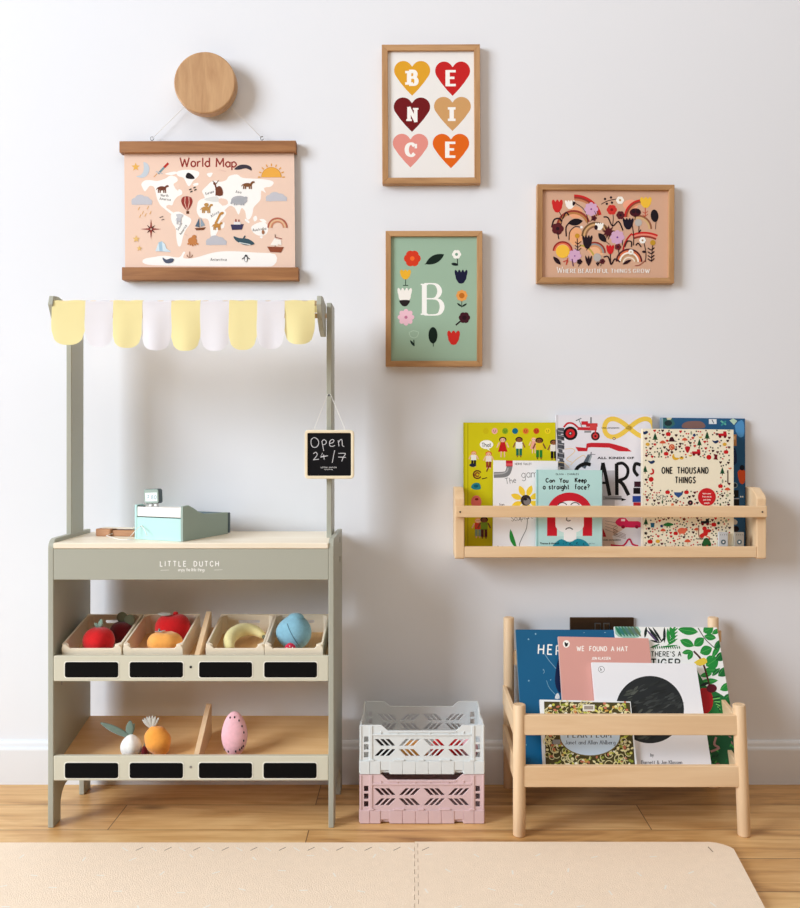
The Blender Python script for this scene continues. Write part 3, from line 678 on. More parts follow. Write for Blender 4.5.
# ================================================================ WALL SOCKET
M_BRONZE=paint('bronze_plate',(82,60,42),.35,metal=.6); M_BLK=paint('black_plastic',(24,22,22),.4)
root=thing('wall_socket','bronze double wall socket plate peeping out behind the floor book rack','wall socket',(WX(602,0),-.0002,WZ(636,0)))
a=W(570,653,-.006); b=W(634,617.5,-.006)
mb=MB(); mb.box(a.x,b.x,-.0065,-.0003,a.z,b.z,M_BRONZE,.0015); plate_o=mb.build('face_plate',root)
for k in (-1,1):
    x=(a.x+b.x)/2+k*.0105; mb=MB(); mb.box(x-.0078,x+.0078,-.0072,-.006,b.z-.034,b.z-.013,M_STEEL); mb.box(x-.0056,x+.0056,-.0095,-.0065,b.z-.032,b.z-.015,M_BRONZE,.0008); mb.build('rocker_switch',plate_o)
for k in (-1,1):
    x=(a.x+b.x)/2+k*.044; mb=MB()
    for dx,dz in ((0,.012),(-.011,-.008),(.011,-.008)): mb.box(x+dx-.003,x+dx+.003,-.0068,-.006,a.z+.04+dz-.004,a.z+.04+dz+.002,M_BLK)
    mb.build('pin_holes',plate_o)
# ================================================================ TOY MARKET STALL
M_SAGE=paint('sage_grey_lacquer',(172,173,160),.45,spec=.4); M_SAGE_L=paint('pale_putty_lacquer',(208,205,186),.42,spec=.4)
M_CHALK=paint('black_chalkboard',(8,8,9),.7,spec=.1); M_LIP=paint('routed_pale_edge',(236,234,222),.5)
XL0,XL1,XR0,XR1=-.7755,-.7635,-.1795,-.168
YF=-.245
stall=thing('toy_market_stall','grey green toy market stall with scalloped yellow and white awning and slanted shelves','toy stall',((XL0+XR1)/2,-.13,0))
def qarc(cy,cz,r,a0,a1,n=6): return [(cy+r*cos(math.radians(a0+(a1-a0)*k/n)),cz+r*sin(math.radians(a0+(a1-a0)*k/n))) for k in range(n+1)]
prof=[(-.035,0),(-.035,.614)]+qarc(-.225,.594,.02,90,180)+[(-.245,0),(-.207,0)]+qarc(-.172,.035,.035,180,90)+qarc(-.110,.035,.035,90,0)+[(-.075,0)]
for x in (XL0,XR0):
    mb=MB(); mb.prism([(x,y,z) for y,z in prof],(XL1-XL0 if x==XL0 else XR1-XR0,0,0),M_SAGE,.0012)
    mb.build('side_panel',stall)
mb=MB(); mb.box(XL1,XR0,-.247,-.012,.5935,.6055,PLY[0],.0015); mb.build('counter_top',stall)
mb=MB(); mb.box(XL1,XR0,YF,YF+.012,.527,.5932,M_SAGE,.001); fb=mb.build('front_board',stall)
A=Art((0,YF-.0003,0)); A.crop(40,470,4)
A.stext('LITTLE',481,385,20,3.2,(252,252,250),sp=.52,wx=1.05); A.stext('DUTCH',616,385,20,3.2,(252,252,250),sp=.48,wx=1.05)
A.stext('enjoy the little things',606,405,13,1.5,(250,250,246),sp=.08,align=.5,wx=.9); A.line([(482,401),(516,400)],1.3,(250,250,246)); A.line([(696,400),(730,399)],1.3,(250,250,246))
A.build('lettering',fb,M_PRINT)['label']='white printed words on the stall front'
def slant(z0,name):
    y0,y1=-.233,-.040; mb=MB(); z=lambda y:z0+.235*(y-y0)
    mb.prism([(XL1+.0002,y0,z(y0)-.009),(XL1+.0002,y1,z(y1)-.009),(XL1+.0002,y1,z(y1)),(XL1+.0002,y0,z(y0))],(XR0-XL1-.0004,0,0),SHELFPLY[0])
    mb.build(name,stall)
UP,LO=.336,.127
slant(UP,'slanted_shelf'); slant(LO,'slanted_shelf')
def rail_labels(z0,z1,ys,xs,kind):
    mb=MB(); mb.box(XL1,XR0,YF,YF+.011,z0,z1,M_SAGE_L,.002,seg=2); mb.build('shelf_rail',stall)
    for (xa,xb) in xs:
        a=W(xa,ys[1],YF); b=W(xb,ys[0],YF); mb=MB(); e=.0022
        plate(mb,rrect(a.x-e,a.z-e,b.x+e,b.z+e,.006),[],(0,YF-.0002,0),(1,0,0),(0,0,1),.0006,M_LIP)
        plate(mb,rrect(a.x,a.z,b.x,b.z,.005),[],(0,YF-.0006,0),(1,0,0),(0,0,1),.0008,M_CHALK)
        mb.build('chalk_label',stall)
rail_labels(.3115,.3655,(662,677.3),((65,118.3),(129.8,183),(199.2,252),(264.3,317)),0)
rail_labels(.1005,.153,(762.8,778),((65,118.3),(129.8,183),(199,252),(263.6,316.6)),1)
for py,m in ((667,M_BLK),(767,M_STEEL)):
    c=W(190.8,py,YF); mb=MB(); lathe_y(mb,(c.x,0,c.z),[(.0028,YF-.0006),(.0028,YF+.002)],m,14); mb.build('screw',stall)
for z0,px in ((UP,193.5),(LO,193.5)):
    x=WX(px,-.233)+.001; yt=-.118; zs=lambda y:z0+.235*(y+.233)
    mb=MB(); mb.prism([(x,-.232,zs(-.232)+.0003),(x,-.232,z0+.026),(x,yt-.006,z0+.100),(x,yt,z0+.097),(x,yt,zs(yt)+.0003)],(.011,0,0),BEECH[1],.0006); mb.build('shelf_divider',stall)
for x0,x1 in ((-.7755,-.7640),(-.1935,-.1820)):
    mb=MB(); mb.box(x0,x1,-.148,-.077,.605,1.131,M_SAGE,.001); mb.build('post',stall)
    s=1 if x0<-.5 else -1
    xb=x0+ (.0004 if s>0 else -.0116)
    brk=[(-.150,1.124),(-.216,1.133),(-.240,1.131),(-.247,1.112)]+[(-.228,1.080),(-.200,1.062),(-.172,1.052),(-.152,1.054)]
    xb = x0-.0006-.0105 if s<0 else x0+.0004
    mb=MB(); mb.prism([(xb,y,z) for y,z in brk],(.0105,0,0),M_SAGE,.001); mb.build('bracket',stall)
mb=MB(); mb.tube([(-.764,-.236,1.116),(-.2025,-.236,1.116)],.0055,BEECH[0],14); mb.build('front_dowel',stall)
mb=MB(); mb.tube([(-.764,-.160,1.100),(-.1925,-.160,1.100)],.0055,BEECH[0],14); mb.build('rear_dowel',stall)
# awning cloth
def cloth(name,c):
    m,nt,b=newmat(name); b.inputs['Base Color'].default_value=rgb(*c); b.inputs['Roughness'].default_value=.9; b.inputs['Specular IOR Level'].default_value=.1
    tr=nt.nodes.new('ShaderNodeBsdfTranslucent'); tr.inputs[0].default_value=rgb(*c); mx=nt.nodes.new('ShaderNodeMixShader'); mx.inputs[0].default_value=.25
    nt.links.new(b.outputs[0],mx.inputs[1]); nt.links.new(tr.outputs[0],mx.inputs[2]); nt.links.new(mx.outputs[0],[n for n in nt.nodes if n.type=='OUTPUT_MATERIAL'][0].inputs[0])
    n=nt.nodes.new('ShaderNodeTexWave'); n.inputs['Scale'].default_value=400; n.bands_direction='X'
    tc=nt.nodes.new('ShaderNodeTexCoord'); nt.links.new(tc.outputs['Object'],n.inputs['Vector']); bp=nt.nodes.new('ShaderNodeBump'); bp.inputs['Strength'].default_value=.1; bp.inputs['Distance'].default_value=.0005
    nt.links.new(n.outputs[0],bp.inputs['Height']); nt.links.new(bp.outputs[0],b.inputs['Normal'])
    return m
M_YEL=cloth('pale_yellow_cotton',(252,240,180)); M_WHI=cloth('white_cotton',(244,243,250))
mb=MB(); rnd=random.Random(4)
bx=[51.5,84.8,112.8,142,171,200,228.8,257,284.5,314.5]; bot=[345,347,348,350.5,351,351,350,349,344.5]
YA=-.2425
for i in range(9):
    x0,x1=WX(bx[i],YA-.003),WX(bx[i+1],YA-.003); zb=WZ(bot[i],YA-.003); n=12; ph=rnd.uniform(0,6); amp=rnd.uniform(.001,.0028)
    zt=1.1235; r=(x1-x0)/2; rv=.030; rows=[]
    for k in range(n+1):
        t=k/n; x=x0+(x1-x0)*t; q=abs(2*t-1); drop=rv*(1-math.sqrt(max(0,1-q**2.6)))
        col=[]
        # roof run from rear dowel, over the front dowel, then the hanging flap
        for (y,z) in ((-.160,1.1065),(-.185,1.1125),(-.212,1.1195),(-.228,1.1215),(-.237,1.1220),(YA+.0005,1.1190),(YA,1.1150)):
            col.append((x,y,z+.0006*sin(9*t+ph)))
        ze=zb+drop
        for j in range(1,8):
            s_=j/7; col.append((x+.0012*sin(5*s_+ph)*s_, YA-.002-amp*s_*sin(PI*2*t+ph)-.003*s_*sin(PI*t), 1.115+(ze-1.115)*s_))
        rows.append(col)
    vs=[v for c in rows for v in c]; L=len(rows[0]); fs=[]
    for k in range(n):
        for j in range(L-1): fs.append((k*L+j,k*L+j+1,(k+1)*L+j+1,(k+1)*L+j))
    mb.add(vs,fs,M_YEL if i%2==0 else M_WHI,True)
aw=mb.build('awning',stall); pass
aw['label']='scalloped cotton awning striped pale yellow and white'
for (y,z) in ((-.09,.60),(-.09,.57)):
    z2={.60:.598,.57:.553}[z]; mb=MB(); mb.box(XR1-.0003,XR1+.0006,-.098,-.094,z2-.009,z2+.004,M_DARK); mb.build('screw_slot',stall)
mb=MB(); mb.box(XL1-.0003,XL1+.0006,-.206,-.200,.292,.302,M_STEEL,.0008); mb.build('shelf_pin',stall)
mb=MB(); c=W(329,395.5,-.15); lathe_y(mb,(c.x,0,c.z),[(.0022,-.158),(.0028,-.157),(.0014,-.1555),(.0014,-.1478)],M_STEEL,12); mb.build('hook_screw',stall)

# ================================================================ CHALK SIGN
YS=-.166
a=W(304.6,478.8,YS); b=W(354,430,YS); mx=(a.x+b.x)/2
M_BIRCH=paint('pale_birch_frame',(240,226,196),.5,var=.04)
sign=thing('chalkboard_sign','small square blackboard sign reading Open 24/7 hung on the stall post','blackboard sign',(mx,YS+.006,a.z))
mb=MB(); e=.0066
plate(mb,rrect(a.x,a.z,b.x,b.z,.008),[rrect(a.x+e,a.z+e,b.x-e,b.z-e,.003)],(0,YS+.004,0),(1,0,0),(0,0,1),.009,M_BIRCH,.001); mb.build('frame',sign)
A=Art((0,YS+.0025,0)); A.crop(300,420,13.333)
CH=(206,206,210)
A.line([(175,240),(150,262),(148,320),(170,358),(215,362),(246,325),(244,275),(210,240),(178,234)],9,CH,5)
A.line([(292,285),(300,330),(316,412)],9,CH,4); A.line([(288,292),(318,262),(350,285),(342,318),(308,332)],9,CH,5)
A.line([(396,312),(440,300),(452,270),(424,262),(396,290),(398,340),(430,352),(466,338)],9,CH,5)
A.line([(508,270),(520,350)],9,CH); A.line([(514,300),(540,262),(560,270),(566,340),(590,352)],9,CH,5)
A.line([(178,450),(210,430),(230,460),(205,500),(178,532)],9,CH,5); A.line([(176,532),(252,522)],9,CH)
A.line([(300,440),(276,492),(372,476)],9,CH); A.line([(316,462),(322,526)],9,CH)
A.line([(462,404),(446,480),(430,570)],9,CH); A.line([(512,446),(606,446),(580,490),(556,552)],9,CH,3); A.line([(508,494),(612,498)],9,CH)
A.text('LITTLE  DUTCH',382,641,17,(236,236,236),align=.5,bold=.012,wx=1.15,sp=1.1); A.stext('enjoy the little things',382,664,12,1.6,(220,220,220),sp=.1,align=.5)
u0,v0=a.x+e-.0005,a.z+e-.0005
A.build('chalkboard',sign,M_PRINT,body=(u0,v0,b.x-e+.0005,b.z-e+.0005,.003),bcol=(17,17,20))
mb=MB(); mb.tube([(WX(314,YS),YS-.0008,b.z-.003),W(314,429.3,-.1615),(WX(327.6,-.159),-.1563,WZ(394.3,-.159)+.0006),(WX(330.4,-.159),-.1563,WZ(394.3,-.159)+.0006),W(345,429.3,-.1615),(WX(345,YS),YS-.0008,b.z-.003)],.00055,M_CORD,6); mb.build('string',sign)

# ================================================================ TOY CASH REGISTER
M_MINT=paint('mint_lacquer',(184,224,220),.45); M_MINT_D=paint('shaded_mint_lacquer',(150,168,158),.5); M_WP=paint('white_lacquer',(244,242,238),.4); M_SLATE=paint('slate_blue_rubber',(78,96,104),.5)  # shade of the right side board put into darker mint, reused on screen rim
th=math.radians(22)
K=Vector((WX(183,-.225),-.225,.6058)); ex=Vector((cos(th),-sin(th),0)); ey=Vector((sin(th),cos(th),0))
O=K-ex*.129
F=Matrix((( ex.x,ey.x,0,O.x),(ex.y,ey.y,0,O.y),(0,0,1,O.z),(0,0,0,1)))
reg=thing('toy_cash_register','mint wooden toy cash register with a small screen on the stall counter','toy till',M=F)
sp=[(0,0),(0,.0755),(.020,.0765),(.038,.069),(.055,.060),(.075,.054),(.168,.050),(.168,0)]
for x,m in ((0,M_MINT),(.123,M_MINT_D)):
    mb=MB(); mb.prism([F@Vector((x,y,z)) for y,z in sp],ex*.006,m,.0006); mb.build('side_board',reg)
mb=MB(); mb.box(.0062,.1228,.0005,.006,0,.0485,M_MINT,.0003,F); mb.build('back_board',reg)['label']='mint board facing the room'
mb=MB(); mb.box(.0062,.1228,.001,.030,.0505,.0715,M_WP,.001,F); mb.build('top_block',reg)['label']='white band along the top'
mb=MB(); mb.prism([F@Vector((.0065,y,z)) for y,z in ((.031,.05),(.031,.066),(.055,.052),(.16,.044),(.16,.04),(.055,.044))],ex*.116,M_WP); mb.build('keypad',reg)
mb=MB(); mb.box(-.001,.130,.1685,.177,.002,.049,M_SLATE,.001,F); mb.build('drawer_front',reg)
mb=MB(); mb.box(.004,.024,.004,.0075,.0717,.0737,M_DARK,.0004,F); mb.build('slot_strip',reg)
scr=(.019,.0585)
Fs=F@Matrix.Translation((scr[0],.010,.0765))@Matrix.Rotation(math.radians(-3),4,'Y')
mb=MB(); sw,sh=.0395,.032
oe=Fs.to_3x3()@Vector((1,0,0)); oz=Fs.to_3x3()@Vector((0,0,1))
pl=Fs@Vector((0,0,0))
plate(mb,rrect(0,0,sw,sh,.005),[],Fs@Vector((0,.0065,.001)),oe,oz,.013,M_SLATE,.001)
plate(mb,rrect(.0008,.0008,sw-.0008,sh-.0008,.0045),[],Fs@Vector((0,-.0003,.001)),oe,oz,.002,M_MINT_D,.0004)
mb.box(.009,.016,.003,.010,-.005,.002,M_WP,.0004,Fs); mb.box(.023,.030,.003,.010,-.005,.002,M_WP,.0004,Fs); disp=mb.build('display_housing',reg)
Ad=Art(Fs@Vector((0,-.0016,.001)),oe,oz); Ad.z=0
q=Ad.O
def AU(A,u,v): 
    p=A.O+A.ex*u+A.ez*v-CAM; return (CX+p.x/p.y*FP, CY-p.z/p.y*FP)
Ad.poly([AU(Ad,.004,.005),AU(Ad,sw-.004,.005),AU(Ad,sw-.004,sh-.008),AU(Ad,.004,sh-.008)],(236,246,246))
t0=AU(Ad,.0085,.010); Ad.stext('7.80',t0[0],t0[1],3.9,.5,(120,150,160),sp=.3); Ad.build('screen',disp,M_PRINT)
# wooden scanner and its cord
th2=math.radians(12); F2=Matrix.Translation((WX(96,-.115),-.118,.6058))@Matrix.Rotation(math.radians(-10),4,'Z')
M_BLOCK=wset('toy_block_wood',(196,146,106),(164,112,76),scale=6)
sc=thing('toy_scanner','flat brown wooden toy scanner block left of the till with a white cord','toy scanner',M=F2)
mb=MB(); mb.box(0,.036,0,.034,0,.0165,M_BLOCK[0],.0015,F2); mb.box(.0362,.092,.006,.034,0,.0135,M_BLOCK[0],.0015,F2); mb.build('block',sc)
mb=MB(); mb.box(.008,.086,.010,.030,.0166,.0182,PLY[0],.0006,F2); mb.build('top_strip',sc)
hp=F@Vector((.020,-.0005,.030)); 
mb=MB(); mb.tube([F2@Vector((.040,.0045,.006)),F2@Vector((.030,-.006,.002)),Vector((WX(120,-.20),-.20,.6070)),Vector((WX(134,-.205),-.205,.6072)),F@Vector((-.0005,-.022,.0022)),F@Vector((.008,-.016,.013)),F@Vector((.014,-.006,.026)),hp],.0008,M_CORD,8); mb.build('cord',sc)
mb=MB(); mb.tube([F@Vector((.020,-.0015,.031)),F@Vector((.034,-.008,.022)),F@Vector((.044,-.012,.010))],.0008,M_CORD,8); mb.build('loose_cord',reg)

# ================================================================ WOODEN CRATES ON THE UPPER SHELF
AN=math.atan(.235); BIN_W=.1275
def bin_frame(px,dx=0):
    x=WX(px,-.233); y=-.2215; z=UP+.235*(y+.233)+.0004
    return Matrix.Translation((x,y,z))@Matrix.Rotation(AN,4,'X')
def make_bin(px,label,w):
    F=bin_frame(px); r=thing('wooden_tray',label,'wooden tray',M=F,group='pale wooden trays on the upper shelf')
    D,H,t=.155,.048,.0042
    mb=MB(); plate(mb,[(0,0),(w,0),(w,H-.008)]+[(w-.004,H),(w-.010,H),(w-.018,H-.009),(.018,H-.009),(.010,H),(.004,H),(0,H-.008)],[],F@Vector((0,t/2,0)),F.to_3x3()@Vector((1,0,0)),F.to_3x3()@Vector((0,0,1)),t,PLY[0],.0005); mb.build('front_board',r)
    mb=MB(); plate(mb,[(0,0),(w,0),(w,H),(0,H)],[rrect(w*.32,H*.55,w*.72,H*.72,.003)],F@Vector((0,D-t/2,0)),F.to_3x3()@Vector((1,0,0)),F.to_3x3()@Vector((0,0,1)),t,PLY[0],.0004); mb.build('back_board',r)
    for x in (0,w-t):
        mb=MB(); mb.box(x,x+t,t,D-t,0,H,PLY[1],.0005,F); mb.build('side_board',r)
    mb=MB(); mb.box(t,w-t,t,D-t,.001,.004,SHELFPLY[1],0,F); mb.build('bottom_board',r)
    for x in (t,w-t):   # corner blocks
        s_=1 if x==t else -1
        for y,q in ((t,1),(D-t,-1)):
            mb=MB(); mb.prism([F@Vector(v) for v in ((x,y,.004),(x+s_*.010,y,.004),(x,y+q*.010,.004))],(F.to_3x3()@Vector((0,0,H-.0045))),PLY[2]); mb.build('corner_block',r)
    return F
F1=make_bin(61,'wooden tray at the left end of the shelf holding tomato and dark plum',BIN_W)
F_2=make_bin(122.6,'wooden tray left of the divider holding red apple and orange',BIN_W)
F_3=make_bin(205.3,'wooden tray right of the divider holding the yellow banana',.125)
F_4=make_bin(264.2,'wooden tray at the right end of the shelf holding blue plum',.125)
# ---------------------------------------------------------------- felt food
def felt(n,c,**k): return paint(n,c,.95,bump=.6,bscale=900,spec=.1,sheen=.4,var=.06,**k)
FR_=felt('red_felt',(214,28,32)); FDR=felt('dark_red_felt',(104,16,22)); FOR=felt('orange_felt',(246,170,84)); FYE=felt('yellow_felt',(244,230,168)); FBL=felt('blue_felt',(136,186,206))
FMI=felt('mint_felt',(150,186,172)); FOL=felt('olive_felt',(112,116,92)); FGR=felt('grey_felt',(190,188,180)); FPK=felt('pink_felt',(240,186,196)); FWH=felt('white_felt',(244,240,236)); FCA=felt('carrot_felt',(250,164,70)); FDG=felt('grey_green_felt',(112,130,118)); FRB=felt('raspberry_felt',(206,40,74)); FBK=felt('black_thread',(30,26,30)); FPI=felt('deep_pink_felt',(222,140,156))
def lobes(n,a,top=.16,bot=0):
    return lambda d,th,ph: 1+a*cos(n*th)*sin(ph)-top*max(0,d.z)**8-bot*max(0,-d.z)**4
def leafpad(mb,p,d,up,L,w,m,t=.003,notch=0):
    """soft padded leaf from p along d; up = flat normal"""
    d=Vector(d).normalized(); n=Vector(up).normalized(); s=d.cross(n).normalized(); n=s.cross(d)
    vs=[];fs=[]; N=9
    for i in range(N):
        q=i/(N-1); ww=w/2*max(.06,sin(PI*(q*.86+.1)))**.8; c=Vector(p)+d*L*q
        for a in range(8):
            an=2*PI*a/8; vs.append(c+s*ww*cos(an)+n*t/2*sin(an)*max(.3,sin(PI*q)))
    for i in range(N-1):
        for a in range(8): fs.append((i*8+a,i*8+(a+1)%8,(i+1)*8+(a+1)%8,(i+1)*8+a))
    fs.append(list(range(8))); fs.append([(N-1)*8+a for a in range(8)][::-1]); mb.add(vs,fs,m,True)
TOYS='felt play foods'
def onbin(F,x,y,dz=0): return F@Vector((x,y,.0045+dz))
def food(name,label,cat_,base): return thing(name,label,cat_,base,group='soft toy foods on the stall shelves')
# tomato
p=onbin(F1,.064,.034); r=.034
t=food('felt_tomato','red felt tomato with mint leaves in the leftmost wooden tray','toy tomato',p)
mb=MB(); mb.blob(p+Vector((0,.002,.0335)),(r,.030,.0325),FR_,lobes(5,.03,.12)); mb.build('body',t)
top=p+Vector((.002,.002,.062)); mb=MB()
for k in range(5): a=2*PI*k/5+.3; leafpad(mb,top+Vector((0,0,-.001)),(cos(a),sin(a),-.15),(0,0,1),.015,.010,FGR,.002)
mb.build('calyx',t)
mb=MB(); leafpad(mb,top,(.25,-.1,1),(0,-1,.2),.019,.011,FMI); leafpad(mb,top+Vector((-.003,0,0)),(-.8,0,1),(0,-1,.2),.013,.008,FMI); mb.build('leaf',t)
# dark plum
p=onbin(F1,.096,.092)
t=food('felt_cherry','dark red felt fruit with two round olive leaves behind the tomato','toy fruit',p)
mb=MB(); mb.blob(p+Vector((0,0,.0265)),(.0265,.025,.0262),FDR,lobes(4,.02,.1)); mb.build('body',t)
tp=p+Vector((.006,.002,.050)); 
for dx,dz in ((-.006,.009),(.013,.004)):
    mb=MB(); mb.blob(tp+Vector((dx,-.004*(dx>0),dz)),(.0125,.0035,.0125),FOL,None,20,10); mb.build('leaf',t)
# apple
p=onbin(F_2,.078,.098)
t=food('felt_apple','large red felt apple with a grey leaf behind the orange','toy apple',p)
mb=MB(); mb.blob(p+Vector((0,0,.034)),(.0385,.032,.0338),FR_,lambda d,th,ph:1+.05*cos(2*th)*sin(ph)-.14*max(0,d.z)**10+.10*max(0,d.z)**6*max(0,d.x)); 
mb.blob(p+Vector((.006,0,.0655)),(.006,.006,.005),FR_,None,12,8); mb.build('body',t)
mb=MB(); leafpad(mb,p+Vector((.000,-.012,.0665)),(-1,-.15,.05),(0,-.4,1),.030,.014,FGR,.003); mb.build('leaf',t)
# orange
p=onbin(F_2,.078,.0345); r=.038
t=food('felt_orange','round orange felt fruit with a grey star calyx at the front of its tray','toy orange',p)
mb=MB(); mb.blob(p+Vector((0,0,.0285)),(.0385,.027,.0283),FOR,lobes(6,.035,.2)); mb.build('body',t)
mb=MB(); tp=p+Vector((-.010,-.004,.0545))
for k in range(4): a=2*PI*k/4+.5; leafpad(mb,tp,(cos(a),sin(a),.1),(0,0,1),.012,.006,FGR,.002)
mb.tube([tp,tp+Vector((-.002,0,.006))],.002,FDG,8); mb.build('calyx',t)
# banana
p=onbin(F_3,.070,.06)
t=food('felt_banana','curved pale yellow felt banana lying in the third tray','toy banana',p)
R3=F_3.to_3x3(); mb=MB(); pts=[];rs=[]
for k in range(15):
    q=k/14; a=math.radians(222-178*q); pts.append(F_3@Vector((.078+.040*cos(a),.062+.048*sin(a),.0045+.0165+.012*sin(PI*q)))); rs.append(.0155*max(.22,sin(PI*(.10+.84*q))**.55))
mb.tube(pts,rs,FYE,14); mb.build('body',t)
mb=MB(); e1=pts[-1]; d1=(pts[-1]-pts[-2]).normalized(); mb.tube([e1-d1*.001,e1+d1*.007],[.0045,.0035],FOL,8); mb.build('stalk',t)
# blue plum
p=onbin(F_4,.056,.062)
t=food('felt_plum','large blue felt plum with a seam in the rightmost wooden tray','toy plum',p)
mb=MB(); c=p+Vector((0,0,.0385))
mb.blob(c,(.0375,.031,.0382),FBL,lambda d,th,ph:1+.10*max(0,-d.x)**6-.04*cos(3*th+.5)*sin(ph)+.07*max(0,d.z)**14)
mb.blob(c+Vector((.002,0,.034)),(.018,.014,.010),FBL,None,18,10); mb.build('body',t)
mb=MB(); M_SEAM=felt('seam_thread',(76,112,130)); pts=[]
for k in range(12):
    a=math.radians(118-112*k/11); 
    d=Vector((-.02+.032*(k/11)*1.2, -sin(math.radians(60+60*sin(PI*k/11))), cos(math.radians(50+90*k/11)))); d=Vector((-.45+.75*k/11,-.75,.75-1.3*k/11)).normalized()
    k_=1-.04*cos(3*math.atan2(d.y,d.x)+.5)*math.sqrt(1-d.z**2)+.10*max(0,-d.x)**6+.07*max(0,d.z)**14
    pts.append(c+Vector((d.x*.0375,d.y*.031,d.z*.0382))*k_)
mb.tube(pts,.0009,M_SEAM,6); mb.build('seam',t)
# raspberry
p=onbin(F_4,.052,.0155); p.z+=.006
t=food('felt_raspberry','small raspberry pink dotted felt berry in front of the blue plum','toy berry',p)
mb=MB(); mb.blob(p+Vector((0,0,.0145)),(.013,.0085,.0165),FRB,lambda d,th,ph:1+.06*cos(8*th)*cos(7*ph)); mb.build('body',t)
mb=MB()
for (u,v) in ((-.006,.022),(0,.026),(.006,.023),(-.003,.018),(.005,.017)): mb.blob(p+Vector((u,-.0078,v)),(.0013,.001,.0013),FWH,None,8,6)
mb.build('white_dots',t)
# ---------------------------------------------------------------- lower shelf
def lo(px,Y): return Vector((WX(px,Y),Y,LO+.235*(Y+.233)+.0006))
p=lo(131,-.205)
t=food('felt_radish','white felt turnip with long grey green leaves on the lower shelf','toy turnip',p)
mb=MB(); mb.blob(p+Vector((0,0,.0245)),(.0225,.0185,.0242),FWH,lambda d,th,ph:1+.04*cos(5*th)*sin(ph)+.10*max(0,d.z)**10)
mb.build('body',t)
tp=p+Vector((-.003,0,.046))
for d,L,w in (((-.9,.02,.42),.070,.015),((-.05,.25,1),.033,.019),((.30,.3,1),.028,.010)):
    mb=MB(); leafpad(mb,tp,d,(0,-1,.2),L,w,FDG,.004); mb.build('leaf',t)
p=lo(158,-.198); p.z+=.003
t=food('felt_carrot','plump orange felt carrot with a fringed grey top on the lower shelf','toy carrot',p)
mb=MB(); Rt=Matrix.Rotation(math.radians(-24),4,'Y')
mb.blob(p+Vector((-.001,0,.0315)),(.0285,.022,.0385),FCA,lambda d,th,ph:(1+.025*cos(7*ph))*(1-.16*max(0,d.z)-.10*max(0,-d.z)) ,28,18,Rt); mb.build('body',t)
tp=p+Vector((-.013,-.002,.058)); mb=MB()
for k in range(7): a=math.radians(-38+14*k); leafpad(mb,tp,(sin(a)-.25,-.05*(k%2),cos(a)),(0,-1,.2),.028,.008,FGR,.002)
mb.build('leafy_top',t)
p=lo(144.6,-.206); p.z+=.001
t=food('felt_beet','dark red felt beet half hidden between turnip and carrot','toy beet',p)
mb=MB(); mb.blob(p+Vector((0,0,.0135)),(.0075,.009,.0125),FDR); mb.tube([p+Vector((0,0,.026)),p+Vector((.001,0,.031))],[.002,.001],FDG,6); mb.build('body',t)
p=lo(234.5,-.203)
t=food('felt_melon','upright pink felt melon slice with black seeds on the lower shelf','toy melon',p)
c=p+Vector((0,0,.0500))
def mel(d): return Vector((d.x*.0285*(1-.12*max(0,d.z)-.16*max(0,-d.z)**3),d.y*.019*(1-.2*max(0,d.z)),d.z*.0500))
mb=MB(); mb.blob(c,(1,1,1),FPK,lambda d,th,ph:mel(d)); bd=mb.build('body',t)
mb=MB()
for ax,az in ((-.30,.78),(.08,.80),(.45,.66),(.68,.42),(.80,.15),(.78,-.2),(.74,-.45),(-.75,-.62),(-.40,-.66),(.20,-.64),(.50,-.58),(.64,-.52)):
    y=-math.sqrt(max(.02,1-ax*ax-az*az)); q=c+mel(Vector((ax,y,az)).normalized()); mb.blob(q,(.0017,.0014,.0028),FBK,None,8,6)
mb.build('seeds',bd)
# ================================================================ BOOKS
M_PAGES=paint('page_edges',(244,240,228),.8,bump=.3,bscale=1500)
def plane_pt(px,py,O,n):
    d=Vector((px-CX,FP,-(py-CY))); t=(O-CAM).dot(n)/d.dot(n); return CAM+d*t
def book(name,label,TL,LL,TR,Yb,zb,lean,t,draw,bg,group,spine=None,gloss=True,cat_='book',top_edge=True):
    """TL, LL = two photo points on the left edge, TR = top right corner; the cover's plane leans back by `lean`"""
    ez0=Vector((0,sin(lean),cos(lean))); n=Vector((1,0,0)).cross(ez0); O=Vector((0,Yb,zb))
    a,b,c=[plane_pt(p[0],p[1],O,n) for p in (TL,LL,TR)]
    ez=(a-b).normalized(); ex=ez.cross(n)*-1; ex=n.cross(ez)*-1 if (n.cross(ez)).x<0 else n.cross(ez)
    if top_edge:
        ex=(c-a).normalized(); ez=n.cross(ex)
        if ez.z<0: ez=-ez
    w=(c-a).dot(ex)
    # bottom edge rests at zb on its lower corner
    h=(a.z-zb)/ez.z; lo2=a+ex*w-ez*h
    if lo2.z<zb: h-= (zb-lo2.z)/ez.z
    B=a-ez*h; ey=-n
    F=Matrix(((ex.x,ey.x,ez.x,B.x),(ex.y,ey.y,ez.y,B.y),(ex.z,ey.z,ez.z,B.z),(0,0,0,1)))
    r=thing(name,label,cat_,M=F,group=group)
    A=Art(B,ex,ez); A.w=w; A.h=h; draw(A)
    A.build('front_cover',r,M_COVER,body=(0,0,w,h,.0018),bcol=bg)
    sp=spine or bg; k=spine_mats.setdefault(sp,paint('cover_%d_%d_%d'%sp,sp,.42))
    mb=MB(); mb.box(0,w,t-.0018,t,0,h,k,0,F); mb.box(-.0006,.0012,.0002,t,0,h,k,0,F); mb.build('spine_and_back',r)
    mb=MB(); mb.box(.0013,w-.002,.0019,t-.0019,.002,h-.002,M_PAGES,0,F); mb.build('pages',r)
    return A
spine_mats={}
BLK=(22,22,24)
